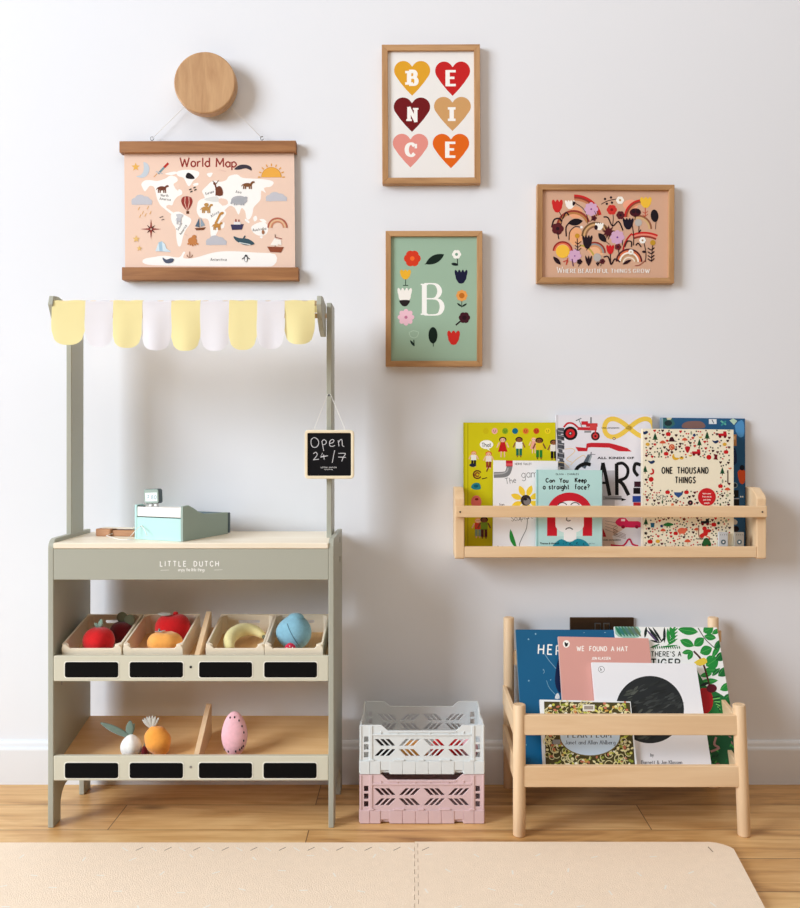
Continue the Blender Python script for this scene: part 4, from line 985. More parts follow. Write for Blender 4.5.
def person(A,x,y,h,skin,top,bottom,hair,legs=None,dress=False):
    w=h*.2; A.hold=False
    A.ell(x,y-h*.40,w*.95,h*.14,hair,0,12)
    if dress: A.poly([(x-w*.5,y-h*.28),(x+w*.5,y-h*.28),(x+w*1.2,y+h*.22),(x-w*1.2,y+h*.22)],top)
    else:
        A.rect(x-w*.85,y-h*.28,x+w*.85,y+h*.08,top); A.rect(x-w*.75,y+h*.06,x-w*.08,y+h*.42,bottom); A.rect(x+w*.08,y+h*.06,x+w*.75,y+h*.42,bottom)
    A.line([(x-w*.9,y-h*.25),(x-w*1.5,y)],w*.35,skin); A.line([(x+w*.9,y-h*.25),(x+w*1.5,y)],w*.35,skin)
    for s_ in (-1,1): A.line([(x+s_*w*.4,y+h*(.2 if dress else .4)),(x+s_*w*.45,y+h*.5)],w*.3,skin)
    A.ell(x,y-h*.37,w*.68,h*.11,skin,0,12); A.ell(x-w*.25,y-h*.38,w*.1,w*.12,BLK,0,6); A.ell(x+w*.25,y-h*.38,w*.1,w*.12,BLK,0,6)
def d_yellow(A):
    A.crop(455,410,7.62)
    A.rect(64,96,78,1100,(188,178,14)); A.line([(98,100),(98,1100)],5,(160,150,8))
    for x,c,e in ((235,(206,190,20),0),(302,(238,176,170),1),(382,(130,172,40),1),(458,(20,110,140),0),(539,(226,120,50),1),(620,(206,76,36),1),(706,(236,214,40),1)):
        A.ell(x,160,23,23,c)
        if e: A.ell(x-8,155,3,4,BLK,0,6); A.ell(x+8,155,3,4,BLK,0,6); A.arc(x,160,9,200,340,3,BLK)
    person(A,364,285,150,(240,190,170),(196,30,34),BLK,(60,24,30),dress=True)
    person(A,488,285,150,(150,94,60),(244,244,240),(20,110,90),(50,30,26))
    person(A,600,270,120,(244,200,180),(240,170,150),(220,150,100),(236,190,70),dress=True)
    person(A,642,295,160,(130,80,50),(230,200,40),(40,130,50),(40,26,22))
    person(A,752,305,150,(150,94,60),(240,236,226),BLK,(40,26,22))
    A.ell(240,263,52,34,(250,250,244)); A.poly([(255,290),(268,312),(236,294)],(250,250,244)); A.stext('That',240,282,32,4,BLK,sp=.15,align=.5,rot=3); 
    person(A,142,375,120,(240,190,160),(240,240,236),BLK,(232,150,50)); A.ell(135,420,26,14,(30,34,60))
    person(A,256,385,130,(240,190,160),(240,226,220),(150,60,40),(220,90,40)); A.line([(270,400),(240,470)],9,(120,50,30))
    A.arc(170,492,30,30,330,10,(110,50,30)); A.arc(170,492,14,0,330,10,(150,70,40)); A.line([(205,525),(245,515)],7,(60,40,30)); A.line([(140,480),(150,500)],6,(110,50,30))
    A.poly([(122,590),(140,560),(180,556),(196,584),(190,604),(150,606)],(40,130,140),3); A.ell(160,580,18,12,(20,90,110))
    A.ell(162,700,40,50,(236,120,110)); A.ell(165,680,14,9,(150,40,40))
    person(A,175,900,150,(240,190,160),(214,70,50),(130,160,150),(230,170,80)); person(A,222,900,160,(120,70,46),(120,150,40),(90,40,40),(40,26,22))
def d_game(A):
    A.crop(455,410,7.62)
    A.line([(296,495),(370,492),(400,478),(414,440),(414,425)],44,(128,128,130),5); A.line([(296,488),(365,482),(396,466),(404,440)],10,(176,176,178),5)
    A.rect(388,384,440,406,(196,34,50)); A.rect(388,406,440,426,(224,90,96)); A.rect(388,424,440,430,(170,26,40))
    A.stext('HERVE TULLET',458,418,14,2.6,(60,60,60),sp=.3)
    A.stext('The',388,566,44,4,(110,110,112),sp=.2,rot=10,jit=.05); A.stext('game',508,520,62,4,(110,110,112),sp=.16,rot=4,jit=.04)
    for k in range(8):
        a=math.radians(24+45*k); A.leaf(540+30*cos(a),688-30*sin(a),540+122*cos(a),688-122*sin(a),44,(246,206,60)); 
    A.ell(540,688,40,42,(58,46,44)); A.ell(548,698,26,26,(130,120,118)); A.ell(536,680,14,10,(30,26,28))
    A.stext('from',338,728,18,2.4,(60,60,60),sp=.1)
    A.stext('Sculpture',430,848,40,3.5,(110,110,112),sp=.12,rot=8)
    A.line([(552,825),(545,900),(515,965),(492,1020),(492,1060)],5,(110,110,112),4)
    A.leaf(470,1056,422,908,34,(44,140,60),-10); A.stext('Phaidon',322,1052,16,3,(60,60,60),sp=.12)
def d_face(A):
    A.crop(440,400,4.444)
    A.rect(428,308,437,660,(146,190,190))
    A.stext('OLIVIA - CHARLES',515,333,7,1.5,(40,60,64),sp=.3,wx=1.5)
    kk=dict(sp=.27)
    A.stext('Can',471,366,17,4.4,BLK,wx=1.15,jit=.06,**kk); A.stext('You',532,367,19,4.4,BLK,jit=.05,**kk); A.stext('Keep',601,366,19,4.6,BLK,wx=1.0,jit=.05,**kk)
    A.stext('a',458,396,21,4.4,BLK,**kk); A.stext('straight',484,396,21,4.4,BLK,jit=.04,sp=.25,wx=.95); A.stext('face?',600,396,21,4.4,BLK,jit=.05,sp=.26)
    RD=(206,34,50)
    A.ell(576,502,100,91,RD,0,40); A.rect(476,500,676,604,RD)
    A.rect(520,562,634,606,(206,236,232)); A.rect(550,575,606,628,(248,246,246)); A.rect(513,486,639,556,(248,246,246)); A.ell(576,490,63,42,(248,246,246),0,30); A.ell(576,556,63,36,(248,246,246),0,30)
    A.arc(544,472,20,20,160,4,BLK,ry=16); A.arc(600,472,20,20,160,4,BLK,ry=16)
    A.line([(572,500),(562,530),(570,538),(580,534)],4,BLK,4); A.arc(574,584,18,30,150,4.5,BLK,ry=16)
    A.poly([(508,662),(512,636),(540,618),(576,632),(612,616),(650,630),(656,662)],(34,140,160),3)
    rn=random.Random(2)
    A.up(); A.hold=True
    for k in range(40):
        x=rn.uniform(518,648); y=rn.uniform(628,656); A.rect(x,y,x+3,y+4,(20,70,90))
    A.hold=False
    A.text('Thames & Hudson',444,641,8,BLK,bold=.02); A.text('ages 3 up',660,640,5,(90,110,114))
def d_cars(A):
    A.crop(550,410,7.273)
    RD=(200,40,52)
    A.rect(44,30,60,1100,(214,212,218))
    for y,c in ((150,(90,90,100)),(200,(60,60,66)),(260,(70,72,80)),(330,(50,50,56)),(390,(66,66,70))): A.rect(54,y-20,104,y+24,c); 
    A.line([(60,140),(90,430)],30,(84,86,94)); 
    for k in range(9): A.line([(56,150+k*32),(104,160+k*32)],5,(180,180,186))
    A.ell(148,170,52,50,BLK); A.ell(148,170,34,33,(206,40,46)); A.ell(148,170,14,14,BLK); A.ell(148,170,7,7,(200,200,200))
    A.ell(330,190,32,32,(60,26,30)); A.ell(330,190,20,20,(206,60,60)); A.ell(330,190,8,8,BLK)
    A.line([(100,125),(130,96),(170,100),(210,134)],13,RD,4); A.line([(200,135),(340,138)],22,RD); A.rect(228,82,276,108,RD); A.rect(262,96,346,122,RD); A.rect(290,104,340,146,(210,70,70)); A.rect(250,150,300,165,(150,150,152))
    A.line([(298,52),(298,98)],8,(60,60,64)); A.line([(188,78),(228,60)],6,(70,90,96)); A.line([(210,70),(236,134)],4,(70,90,96)); A.line([(330,140),(330,170)],9,RD)
    YL=(240,204,84)
    pts=[(575+180*cos(2*PI*k/44)*(1 if 1 else 0)/(1+.55*sin(2*PI*k/44)**2), 130-175*sin(2*PI*k/44)*cos(2*PI*k/44)/(1+.75*sin(2*PI*k/44)**2)) for k in range(45)]
    A.line(pts,34,YL); A.text('CARL JOHANSON',374,135,9,BLK,bold=.03,wx=1.25); A.ell(466,208,12,10,(120,90,60)); A.ell(466,208,7,5,(240,220,200))
    A.poly([(184,268),(262,276),(266,244),(300,238),(430,240),(480,252),(560,276),(594,302),(500,300),(430,274),(300,270),(276,274),(270,300),(204,300)],RD)
    A.text('ALL KINDS OF',346,356,15,(50,50,54),bold=.05,wx=1.75,sp=1.12)
    for pts in ([(110,285),(160,280),(180,300),(150,330),(120,360),(160,380)],[(150,400),(190,360),(240,330),(260,345)],[(60,380),(100,385),(140,420)]): A.line(pts,4,(236,200,130),4)
    A.line([(240,420),(290,330)],34,(90,100,110)); A.line([(276,400),(300,330)],12,(160,170,176)); A.line([(280,325),(330,322)],4,(90,100,110)); A.line([(300,305),(296,335)],6,(60,70,80))
    A.rect(376,440,470,700,(188,186,194))
    A.line([(180,470),(200,420),(250,392),(296,398)],26,BLK,4)
    A.line([(384,384),(372,470),(352,620)],22,BLK); A.line([(384,384),(406,480),(434,622)],26,BLK); A.line([(372,530),(416,530)],18,BLK)
    A.line([(484,390),(486,620)],26,BLK); A.line([(484,394),(530,388),(566,430),(552,490),(486,516)],22,BLK,5); A.line([(500,516),(530,540),(572,620)],26,BLK,3)
    A.line([(660,400),(622,392),(612,440),(640,480)],24,BLK,4)
    A.rect(384,624,520,655,(150,150,156)); A.line([(400,640),(520,646)],8,(90,90,96)); A.poly([(520,640),(556,650),(520,664)],BLK)
    A.rect(612,520,660,560,(60,28,40)); A.rect(606,566,656,610,(24,20,24)); A.rect(600,625,660,670,(40,70,150)); A.rect(606,672,660,700,(190,40,50))
    A.crop(590,470,7.273)
    A.poly([(90,345),(370,345),(370,400),(260,420),(160,480),(190,560),(92,565)],(222,198,186),0)
    for k in range(4): A.line([(110,370+k*20),(200,390+k*26),(170,430+k*14),(260,470+k*10)],2.5,(120,90,80),4)
    A.poly([(184,380),(210,350),(260,350),(280,372),(350,372),(372,392),(366,418),(240,416),(200,402)],(214,40,90),2); A.rect(226,356,254,372,(250,220,226)); A.ell(240,414,14,12,(150,20,60)); A.ell(340,414,14,12,(150,20,60))
    A.line([(150,545),(230,552),(258,535),(276,508),(292,506),(310,540),(350,552)],13,(196,36,80),5); A.poly([(92,420),(110,460),(118,486),(94,486)],(190,30,50)); A.text('CARL JOHANSON',96,514,10,(60,50,54),bold=.03,wx=1.1)
def d_blue(A):
    A.crop(635,410,5.714)
    D=(28,34,50)
    A.rect(150,44,160,900,(150,176,190)); A.poly([(160,48),(215,50),(230,80),(190,110),(160,90)],(60,110,110)); A.ell(190,75,22,16,(40,56,60)); A.poly([(180,40),(212,40),(204,56),(184,56)],(220,214,180))
    A.poly([(270,84),(300,66),(370,64),(400,84),(388,104),(280,104)],(136,102,96),3); A.rect(422,52,466,80,(234,236,240)); A.line([(440,56),(450,76)],5,(80,90,110))
    A.line([(490,62),(520,84)],9,(110,190,170)); A.line([(520,64),(492,88)],9,(60,150,150))
    A.poly([(540,60),(560,44),(584,62),(566,86)],(190,220,196)); A.poly([(570,90),(610,56),(624,90),(620,150),(590,150)],(84,150,204),2)
    A.rect(553,140,580,205,(196,140,90)); A.rect(556,150,574,170,(230,190,140)); A.poly([(548,230),(574,220),(582,300),(552,310)],(30,44,84),2)
    A.poly([(586,356),(606,340),(632,350),(630,400),(616,424),(596,410)],(226,90,46),2); A.ell(612,330,14,16,(26,30,44))
    A.ell(570,430,16,16,(150,170,180)); A.ell(570,430,12,12,D); A.rect(552,458,592,500,(20,22,30)); A.ell(604,495,4,5,WHT); A.ell(616,495,4,5,WHT)
    A.crop(680,480,8)
    A.ell(434,124,26,20,BLK); A.ell(430,124,6,6,WHT); A.rect(420,150,474,215,BLK); A.line([(420,150),(474,150)],4,(200,200,210)); A.poly([(424,310),(460,330),(450,356),(424,350)],(214,206,196),2); A.ell(446,392,26,24,(36,20,34))
def d_thousand(A):
    A.crop(635,410,5.714)
    rn=random.Random(11); pal=[(196,34,34),(26,60,44),(226,120,80),(214,170,50),(36,60,110),(120,50,40),(170,180,150),(40,30,34)]
    x0,y0,x1,y1=50,110,548,780
    A.rect(40,104,47,800,(100,40,46)); A.rect(40,104,46,330,(30,30,36))
    placed=[]
    def free(x,y,r):
        if 100<x<486 and 262<y<462: 
            if x-r<480 and x+r>104 and y-r<456 and y+r>276: return False
        if (x-410)**2+(y-497)**2<(52+r)**2: return False
        if 345<x<455 and 716<y<752: return False
        if 505<x<560 and y>705: return False
        return all((x-a)**2+(y-b)**2>(r+c+2)**2 for a,b,c in placed)
    fixed=[(115,155,22,'tree'),(412,148,22,'tree'),(368,188,20,'tree'),(58,340,20,'tree'),(499,350,20,'tree'),(190,138,14,'apple'),(520,240,13,'apple'),(178,250,13,'apple'),(186,470,13,'apple'),(294,470,13,'apple'),(488,435,13,'apple'),
       (158,188,16,'mush'),(284,172,15,'mush'),(528,456,15,'mush'),(212,172,19,'hat'),(210,212,17,'lolly'),(300,225,17,'straw'),(232,268,18,'moon'),(350,242,22,'truck'),(422,270,14,'ball'),(500,140,20,'truck'),(460,182,17,'bird'),(55,130,18,'bird'),(94,298,18,'bird'),(92,396,14,'ball'),(94,350,16,'moon2'),(248,482,18,'blue'),(316,530,15,'disc'),(150,495,18,'bike'),(512,196,12,'gold'),(72,196,12,'gold'),
       (62,640,20,'tree'),(100,655,14,'cup'),(190,655,22,'dino'),(268,690,20,'pig'),(160,690,14,'mush'),(352,685,14,'mush'),(400,640,18,'truck2'),(450,655,14,'apple'),(395,700,26,'red'),(408,750,18,'dome'),(86,752,14,'apple'),(130,750,13,'gold'),(300,752,16,'mush'),(232,705,12,'apple'),(466,200,10,'skip'),(460,268,14,'bow'),(530,380,12,'stick'),(80,560,12,'gold'),(40,480,10,'gold'),(120,560,12,'apple')]
    for x,y,r,k in fixed:
        placed.append((x,y,r)); R_=(200,32,34)
        if k=='tree': A.tree(x,y,r,(30,76,48))
        elif k=='apple': A.apple(x,y,r,R_)
        elif k=='mush': A.mush(x,y,r,(214,90,60))
        elif k=='hat': A.poly([(x-26,y+8),(x-18,y+4),(x-12,y-14),(x+4,y-18),(x+14,y+2),(x+30,y+8)],(60,24,34),2)
        elif k=='lolly': A.line([(x,y),(x,y+34)],4,(90,60,40)); A.ell(x,y,r,r,(206,96,60)); A.arc(x,y,r*.5,0,270,3,(240,180,150))
        elif k=='straw': A.poly([(x-15,y-12),(x,y-18),(x+15,y-12),(x+8,y+12),(x,y+20),(x-8,y+12)],(186,32,40),3)
        elif k=='moon': A.poly([(x-10,y-18),(x-4,y+2),(x+22,y+6),(x+6,y+18),(x-14,y+14),(x-20,y-4)],(226,176,50),3); A.ell(x+34,y+6,12,9,(226,176,50))
        elif k=='moon2': A.poly([(x-12,y+14),(x+6,y+6),(x,y-16),(x+14,y-8),(x+14,y+12),(x,y+20)],(196,40,40),3)
        elif k in('truck','truck2'):
            c=(196,32,44) if k=='truck' else (26,30,34); A.rect(x-24,y-6,x+24,y+10,c); A.rect(x+4,y-18,x+22,y-4,c); A.ell(x-14,y+12,8,8,(110,20,30)); A.ell(x+14,y+12,8,8,(110,20,30))
        elif k=='ball': A.ell(x,y,r,r,R_)
        elif k=='disc': A.ell(x,y,r,r,(44,24,36)); A.ell(x,y,4,4,(190,120,120))
        elif k=='bird': A.bird(x,y,r,(34,56,96))
        elif k=='blue': A.poly([(x-26,y-12),(x+26,y-12),(x+22,y+2),(x,y+20),(x-22,y+2)],(50,84,140))
        elif k=='bike': A.arc(x-16,y+8,11,0,360,2.5,(80,90,90)); A.arc(x+16,y+8,11,0,360,2.5,(80,90,90)); A.line([(x-16,y+8),(x-4,y-8),(x+12,y-8),(x+16,y+8)],2.5,(80,90,90))
        elif k=='gold': A.ell(x,y,r,r*.8,(220,170,60))
        elif k=='cup': A.poly([(x-12,y-10),(x+12,y-10),(x+9,y+16),(x-9,y+16)],(40,100,130))
        elif k=='dino': A.poly([(x-30,y+2),(x-6,y-12),(x+18,y-8),(x+30,y),(x+10,y+8),(x-8,y+10)],(40,120,60),3); A.rect(x-10,y+6,x-4,y+18,(40,120,60)); A.rect(x+6,y+6,x+12,y+18,(40,120,60))
        elif k=='pig': A.ell(x,y,26,17,(230,110,80)); A.rect(x-16,y+8,x-8,y+22,(230,110,80)); A.rect(x+8,y+8,x+16,y+22,(230,110,80)); A.ell(x+22,y-8,9,9,(230,110,80))
        elif k=='red': A.ell(x-12,y+18,20,12,(206,40,40),-40); A.ell(x+8,y,14,20,(206,40,40)); A.ell(x+2,y-22,13,13,(206,40,40)); A.ell(x+24,y-10,16,10,(206,40,40)); A.line([(x-32,y-30),(x-30,y+20),(x-10,y+40)],7,(170,130,110),4); A.line([(x+10,y+20),(x+30,y+30),(x+26,y+48)],7,(226,120,90),4)
        elif k=='dome': A.poly([(x-26,y+26),(x-16,y-8),(x,y-20),(x+16,y-8),(x+26,y+26)],(40,96,50),3)
        elif k=='bow': A.poly([(x-12,y-18),(x+12,y-12),(x+8,y+2),(x+14,y+16),(x-12,y+14),(x-6,y)],(110,26,36))
        elif k=='stick': A.line([(x,y-36),(x,y+40)],6,(90,60,50))
    A.up(); A.hold=True
    z0=A.z
    for t in range(2600):
        A.z=z0
        r=rn.choice([4,4,5,5,7,9]); x=rn.uniform(x0+6,x1-6); y=rn.uniform(y0+6,y1)
        if free(x,y,r):
            placed.append((x,y,r)); c=rn.choice(pal)
            if r<=5: A.ell(x,y,4.4,4.4,rn.choice([(36,40,36),(60,30,30),(60,80,50),(196,40,40)]),0,7)
            elif r==7: A.z+=2e-6; A.heart(x,y,16,15,rn.choice([(196,34,34),(60,24,30),(90,30,40)]))
            else:
                A.z+=2e-6
                q=rn.random()
                if q<.4: A.flower(x,y,9,5,c)
                elif q<.7: A.leaf(x,y-12,x,y+12,9,rn.choice([(150,160,140),(60,90,60)]))
                else: A.bird(x,y,9,c)
            A.hold=True
    A.hold=False
    A.stext('ONE',154,362,34,6,(34,34,36),sp=.25,wx=.76); A.stext('THOUSAND',242,362,34,6,(34,34,36),sp=.25,wx=.76); A.stext('THINGS',230,417,34,6,(34,34,36),sp=.25,wx=.76)
    A.ell(410,497,51,51,(206,38,44),0,30)
    for k,tx in enumerate(('learn your','first words','with little','people')): A.stext(tx,410,481+k*18,9,1.8,(250,226,220),sp=.2,align=.5)
    A.text('Anna Kovecses',346,740,11,(40,40,40),bold=.01)
ROW_B='picture books on the wall shelf'; L1=math.radians(2.2)
Zs=.5632
book('picture_book','tall yellow green picture book with small drawn children at the left of the wall shelf',(463.6,422.5),(463.6,547),(555.4,422.5),-.026,Zs,L1,.0095,d_yellow,(212,202,22),ROW_B,spine=(190,182,20))
book('picture_book','white picture book with red tractor and yellow road loop on the wall shelf',(556,415),(556.5,547),(652,414),-.028,Zs,L1,.0095,d_cars,(232,230,238),ROW_B)
book('picture_book','dark blue picture book standing right behind the cream book on the wall shelf',(661,417.6),(661.8,547),(745,418.5),-.026,Zs,L1,.0095,d_blue,(44,92,134),ROW_B,spine=(120,150,170))
book('picture_book','thin dark red book edge between blue book and right shelf bracket',(715,487),(715,547),(749.5,487),-.0128,Zs,0,.0070,lambda A:None,(88,28,44),ROW_B)
book('picture_book','white picture book with a yellow daisy in front of the yellow green book',(493.8,460.3),(494.6,547),(558,461),-.050,Zs,L1,.009,d_game,(240,238,240),ROW_B)
book('picture_book','small pale aqua picture book with a red haired face on the wall shelf',(536.6,469.7),(537.5,547),(602,470.2),-.066,Zs,L1,.009,d_face,(186,224,222),ROW_B)
book('picture_book','cream picture book crowded with tiny colourful motifs on the wall shelf',(643.2,428.6),(644.6,547),(733.5,429.6),-.064,Zs,L1,.018,d_thousand,(244,236,212),ROW_B,spine=(236,226,204))
# ---------------------------------------------------------------- wall shelf
shelf=thing('wall_book_rack','pale pine wall mounted book shelf with a single front rail','wall shelf',(.457,-.04,.5495))
XA,XB=.097,.816
def brprof(): return [(0,.549),(0,.712)]+[(-.050,.712),(-.074,.700),(-.082,.694),(-.0855,.688)]+[(-.0855,.552),(-.0825,.549)]
for x in (XA,.7945):
    mb=MB(); mb.prism([(x,y,z) for y,z in brprof()],(.0215,0,0),PINE[2],.0018,2); mb.build('end_bracket',shelf)
mb=MB(); mb.box(XA+.001,XB-.003,-.0985,-.0862,.6463,.6725,PINE[0],.002,seg=2); mb.build('front_rail',shelf)
mb=MB(); mb.box(XA+.022,.794,-.0845,0,.5520,.5628,PINE[0],.001); mb.build('bottom_board',shelf)
mb=MB(); mb.box(XA+.022,.794,-.0850,-.0846+.010,.5525,.5775,PINE[0],.001); mb.build('front_lip',shelf)
for px in (460.2,762.5):
    c=W(px,512,-.099); mb=MB(); lathe_y(mb,(c.x,0,c.z),[(.0022,-.0990),(.0022,-.097)],M_DARK,10); mb.build('screw',shelf)
M_CASS=paint('light_grey_card',(196,200,204),.5); M_CASS2=paint('shaded_grey_card',(160,154,144),.5)  # warmer grey has the right box's shade mixed into the colour
for px,m,lb,Y in ((718.6,M_CASS,'small light grey cassette like box standing before the cream book','c'),(734.6,M_CASS2,'small shade-tinted grey cassette like box standing before the blue book','b')):
    x0=WX(px,-.072); x1=WX(px+9.4,-.072); cxm=(x0+x1)/2
    r=thing('toy_cassette',lb,'toy cassette',(cxm,-.069,Zs)); 
    mb=MB(); mb.box(x0,x1,-.0725,-.0665,Zs,WZ(532.2,-.072),m,.0008); cs=mb.build('case',r)
    mb=MB(); zc=WZ(542,-.0725)
    lathe_y(mb,(cxm,0,zc),[(.0058,-.0728),(.0058,-.0724)],M_SLATE,16); lathe_y(mb,(cxm,0,zc),[(.0022,-.0731),(.0022,-.0725)],FWH,10); mb.build('dial',cs)
    mb=MB()
    for k in range(4): lathe_y(mb,(x0+.004+k*.0048,0,WZ(534.8,-.072)),[(.0009,-.0728),(.0009,-.0724)],M_DARK,8)
    mb.build('buttons',cs)

# ================================================================ FLOOR BOOK RACK
rack=thing('floor_book_rack','pale pine floor book rack with four round posts and two front rails','book rack',(.455,-.16,0))
def cyl(mb,p,q,r,m,rd=.002,n=24):
    p=Vector(p);q=Vector(q); d=(q-p).normalized(); mb.tube([p,p+d*rd*.4,p+d*rd,q-d*rd,q-d*rd*.4,q],[r-rd,r-rd*.3,r,r,r-rd*.3,r-rd],m,n)
PX=[((.2275,-.0305,0),(.2275,-.0305,.4035),.0128),((.7125,-.0305,0),(.7125,-.0305,.4035),.0125),((.2215,-.2785,.0003),(.2215,-.2785,.2735),.0132),((.6905,-.2785,.0003),(.6795,-.2785,.2735),.0132)]
for p,q,r in PX: mb=MB(); cyl(mb,p,q,r,BEECH[2]); mb.build('post',rack)
for z0,z1 in ((.2115,.2535),(.1035,.1475)):
    mb=MB(); mb.box(.2280,.6820 if z0>.2 else .6850,-.2880,-.2760,z0,z1,PINE[0],.0015); mb.build('front_rail',rack)
for x0,xr,z0,z1 in ((.2125,.7025,.198,.243),(.2125,.7025,.104,.150)):
    for x in (x0,):
        mb=MB(); mb.box(x,x+.0095,-.272,-.032,z0,z1,PINE[1],.0015); mb.build('side_rail',rack)
    mb=MB(); mb.prism([(.7010,-.044,z0),(.7010,-.044,z1),(.6760,-.272,z1),(.6760,-.272,z0)],(.0095,0,0),PINE[1],.001); mb.build('side_rail',rack)
for z0 in (.150,.292):
    mb=MB(); mb.box(.2405,.6999,-.040,-.030,z0,z0+.034,PINE[0],.001); mb.build('back_rail',rack)
for y in (-.266,-.225,-.184):
    mb=MB(); mb.box(.2225,.6925 if y<-.25 else .6925,y,y+.026,.1045,.1125,PINE[0],.001)
    mb.build('bottom_slat',rack)
mb=MB(); mb.box(.7252,.7312,-.034,-.026,.345,.372,PINE[2],.001); mb.build('peg',rack)

def d_here(A):
    A.crop(500,610,6.667)
    for x,y,r in ((190,195,4),(237,160,4),(192,472,4),(338,466,3),(700,150,3),(290,400,2),(560,150,2)): A.star(x,y,r*2,(170,214,230),4,.3)
    A.stext('HERE',255,294,62,9,(248,246,240),sp=.46,rot=-3,jit=.06)
    A.line([(296,290),(330,340),(395,415)],3,(140,180,200),4); A.line([(310,470),(330,520),(380,575)],3,(120,170,190),4); A.arc(280,410,16,-60,70,2.5,(140,180,196))
    A.poly([(395,320),(376,380),(366,470),(380,530),(410,540),(430,330)],(10,30,70),3); A.poly([(366,590),(376,560),(390,556),(398,590)],(226,226,226),2)
    A.ell(160,755,5,5,(240,220,200)); A.stext('D',184,1018,32,4,(20,70,110)); A.star(140,1085,8,(200,240,236),4,.3); A.star(175,900,7,(150,220,220),4,.3)
    for k in range(9): A.line([(100+k*2.4,290+k*32),(106+k*2.4,312+k*32)],7,(150,190,206))
def d_hat(A):
    A.crop(500,610,6.667)
    A.ell(442,226,23,25,(250,246,240)); A.poly([(430,212),(446,222),(456,216),(450,238),(436,244)],BLK,2)
    A.stext('WE',513,272,30,5.5,(252,246,240),sp=.3,wx=.95); A.stext('FOUND',598,273,30,5.5,(252,246,240),sp=.3,wx=.95); A.stext('A',742,274,30,5.5,(252,246,240)); A.stext('HAT',782,275,30,5.5,(252,246,240),sp=.3)
    A.stext('JON KLASSEN',612,331,17,3.4,(252,246,240),sp=.26,wx=.9)
def d_circle(A):
    A.crop(600,610,5)
    A.arc(7,297,15,0,360,2,(90,90,94)); A.stext('b',2,303,14,2,BLK)
    cx,cy,r=249,498,171
    A.ell(cx,cy,r,r*.985,(38,42,44),0,64)
    rn=random.Random(5)
    A.up(); A.hold=True
    for k in range(150):
        a=rn.uniform(0,2*PI); q=rn.random()**.5*.88; x=cx+cos(a)*q*r; y=cy+sin(a)*q*r*.98; A.z+=1e-6
        g=rn.uniform(-12,26); lt = 18 if (x<cx and y>cy) or (x<cx-70 and y<cy-40) else 0
        A.leaf(x-rn.uniform(10,34),y+rn.uniform(4,16),x+rn.uniform(10,30),y-rn.uniform(4,14),rn.uniform(5,16),(int(44+g+lt),int(48+g+lt),int(48+g+lt*.7)))
    A.hold=False
    A.stext('by',452,667-0,0.01,0.01,BLK) if False else None
    A.crop(620,690,5.517)
    A.stext('by',168,366,17,2.2,(60,60,64),sp=.15); A.stext('Barnett & Jon Klassen',230,408,19,2.6,(74,74,78),sp=.2,align=.5,serif=1.0,thin=1.6)
def d_tiger(A):
    A.crop(600,610,5)
    G1,G2,G3,DK=(36,140,60),(24,104,50),(90,176,90),(24,40,36)
    A.poly([(70,80),(190,80),(196,136),(120,140),(72,120)],(150,196,180),2)
    for a in range(7): A.leaf(75+a*15,78,110+a*16,134,16,(40+a*10,120,116 if a%2 else 90))
    for x0,y0,x1,y1,w,c in ((240,84,300,165,16,DK),(262,84,310,160,12,DK),(225,90,296,170,10,(90,70,110)),(322,84,322,165,14,DK),(338,90,345,170,18,G1),(300,165,250,150,9,DK),(300,165,330,130,9,DK),(232,82,224,140,14,DK),(350,82,372,150,26,G1),(250,190,300,170,9,G2),(300,186,390,176,9,G1)): A.leaf(x0,y0,x1,y1,w,c)
    for k in range(13): A.leaf(262+k*11,178,268+k*11,196,6,G2); 
    for k in range(9): A.leaf(380+(k%2)*10,80+k*9,360-k*3,104+k*9,9,G1)
    for x0,y0,x1,y1,w in ((390,96,490,110,44),(516,110,566,84,52),(400,150,470,180,40),(470,180,520,140,44),(410,215,460,205,24),(440,250,462,205,26),(500,215,560,190,50),(520,130,580,140,34),(530,280,590,240,70),(500,330,560,318,26),(498,362,590,352,30),(520,300,590,300,30),(560,240,600,170,26)): A.leaf(x0,y0,x1,y1,w,G1); A.line([(x0,y0),(x1,y1)],2,G3)
    A.line([(468,206),(500,240),(520,280),(540,350),(556,400),(600,460)],9,(74,34,32),5); A.line([(490,90),(530,150),(585,200)],4,(60,60,40),4)
    for x0,y0,x1,y1,w in ((570,190,625,150,36),(575,250,640,215,44),(590,330,650,290,44),(600,400,665,370,40),(610,450,680,430,44),(560,330,600,290,22),(560,120,600,96,24)): A.leaf(x0,y0,x1,y1,w,G2 if y0%20 else G1); A.line([(x0,y0),(x1,y1)],2,G3)
    A.poly([(470,262),(520,238),(536,262),(500,280)],(230,200,70),2)
    A.stext("THERE'S A",256,232,24,4,DK,sp=.3); A.stext('TIGER',256,284,38,6.5,DK,sp=.32,wx=1.15)
    A.poly([(484,300),(530,380),(600,420),(690,450),(720,620),(500,620)],(30,110,54)); A.ell(520,455,46,66,(176,26,34)); A.ell(558,392,26,22,(90,16,34)); A.leaf(500,380,545,362,16,DK)
    for k in range(9): A.line([(560+k*4,440+k*6),(600,430+k*10)],4,(130,206,110) if k%2 else DK)
    A.crop(620,690,5.517)
    A.poly([(455,240),(660,240),(680,430),(470,430)],(28,84,52))
    rn=random.Random(8)
    for k in range(34):
        x=rn.uniform(470,630); y=rn.uniform(150,415); a=rn.uniform(0,6); A.leaf(x,y,x+24*cos(a),y+24*sin(a),8,rn.choice([(60,150,70),(24,60,44),(100,190,90),(150,110,110),(20,110,60)]))
    A.line([(530,260),(520,300),(545,320),(500,340)],12,(170,130,130),4)
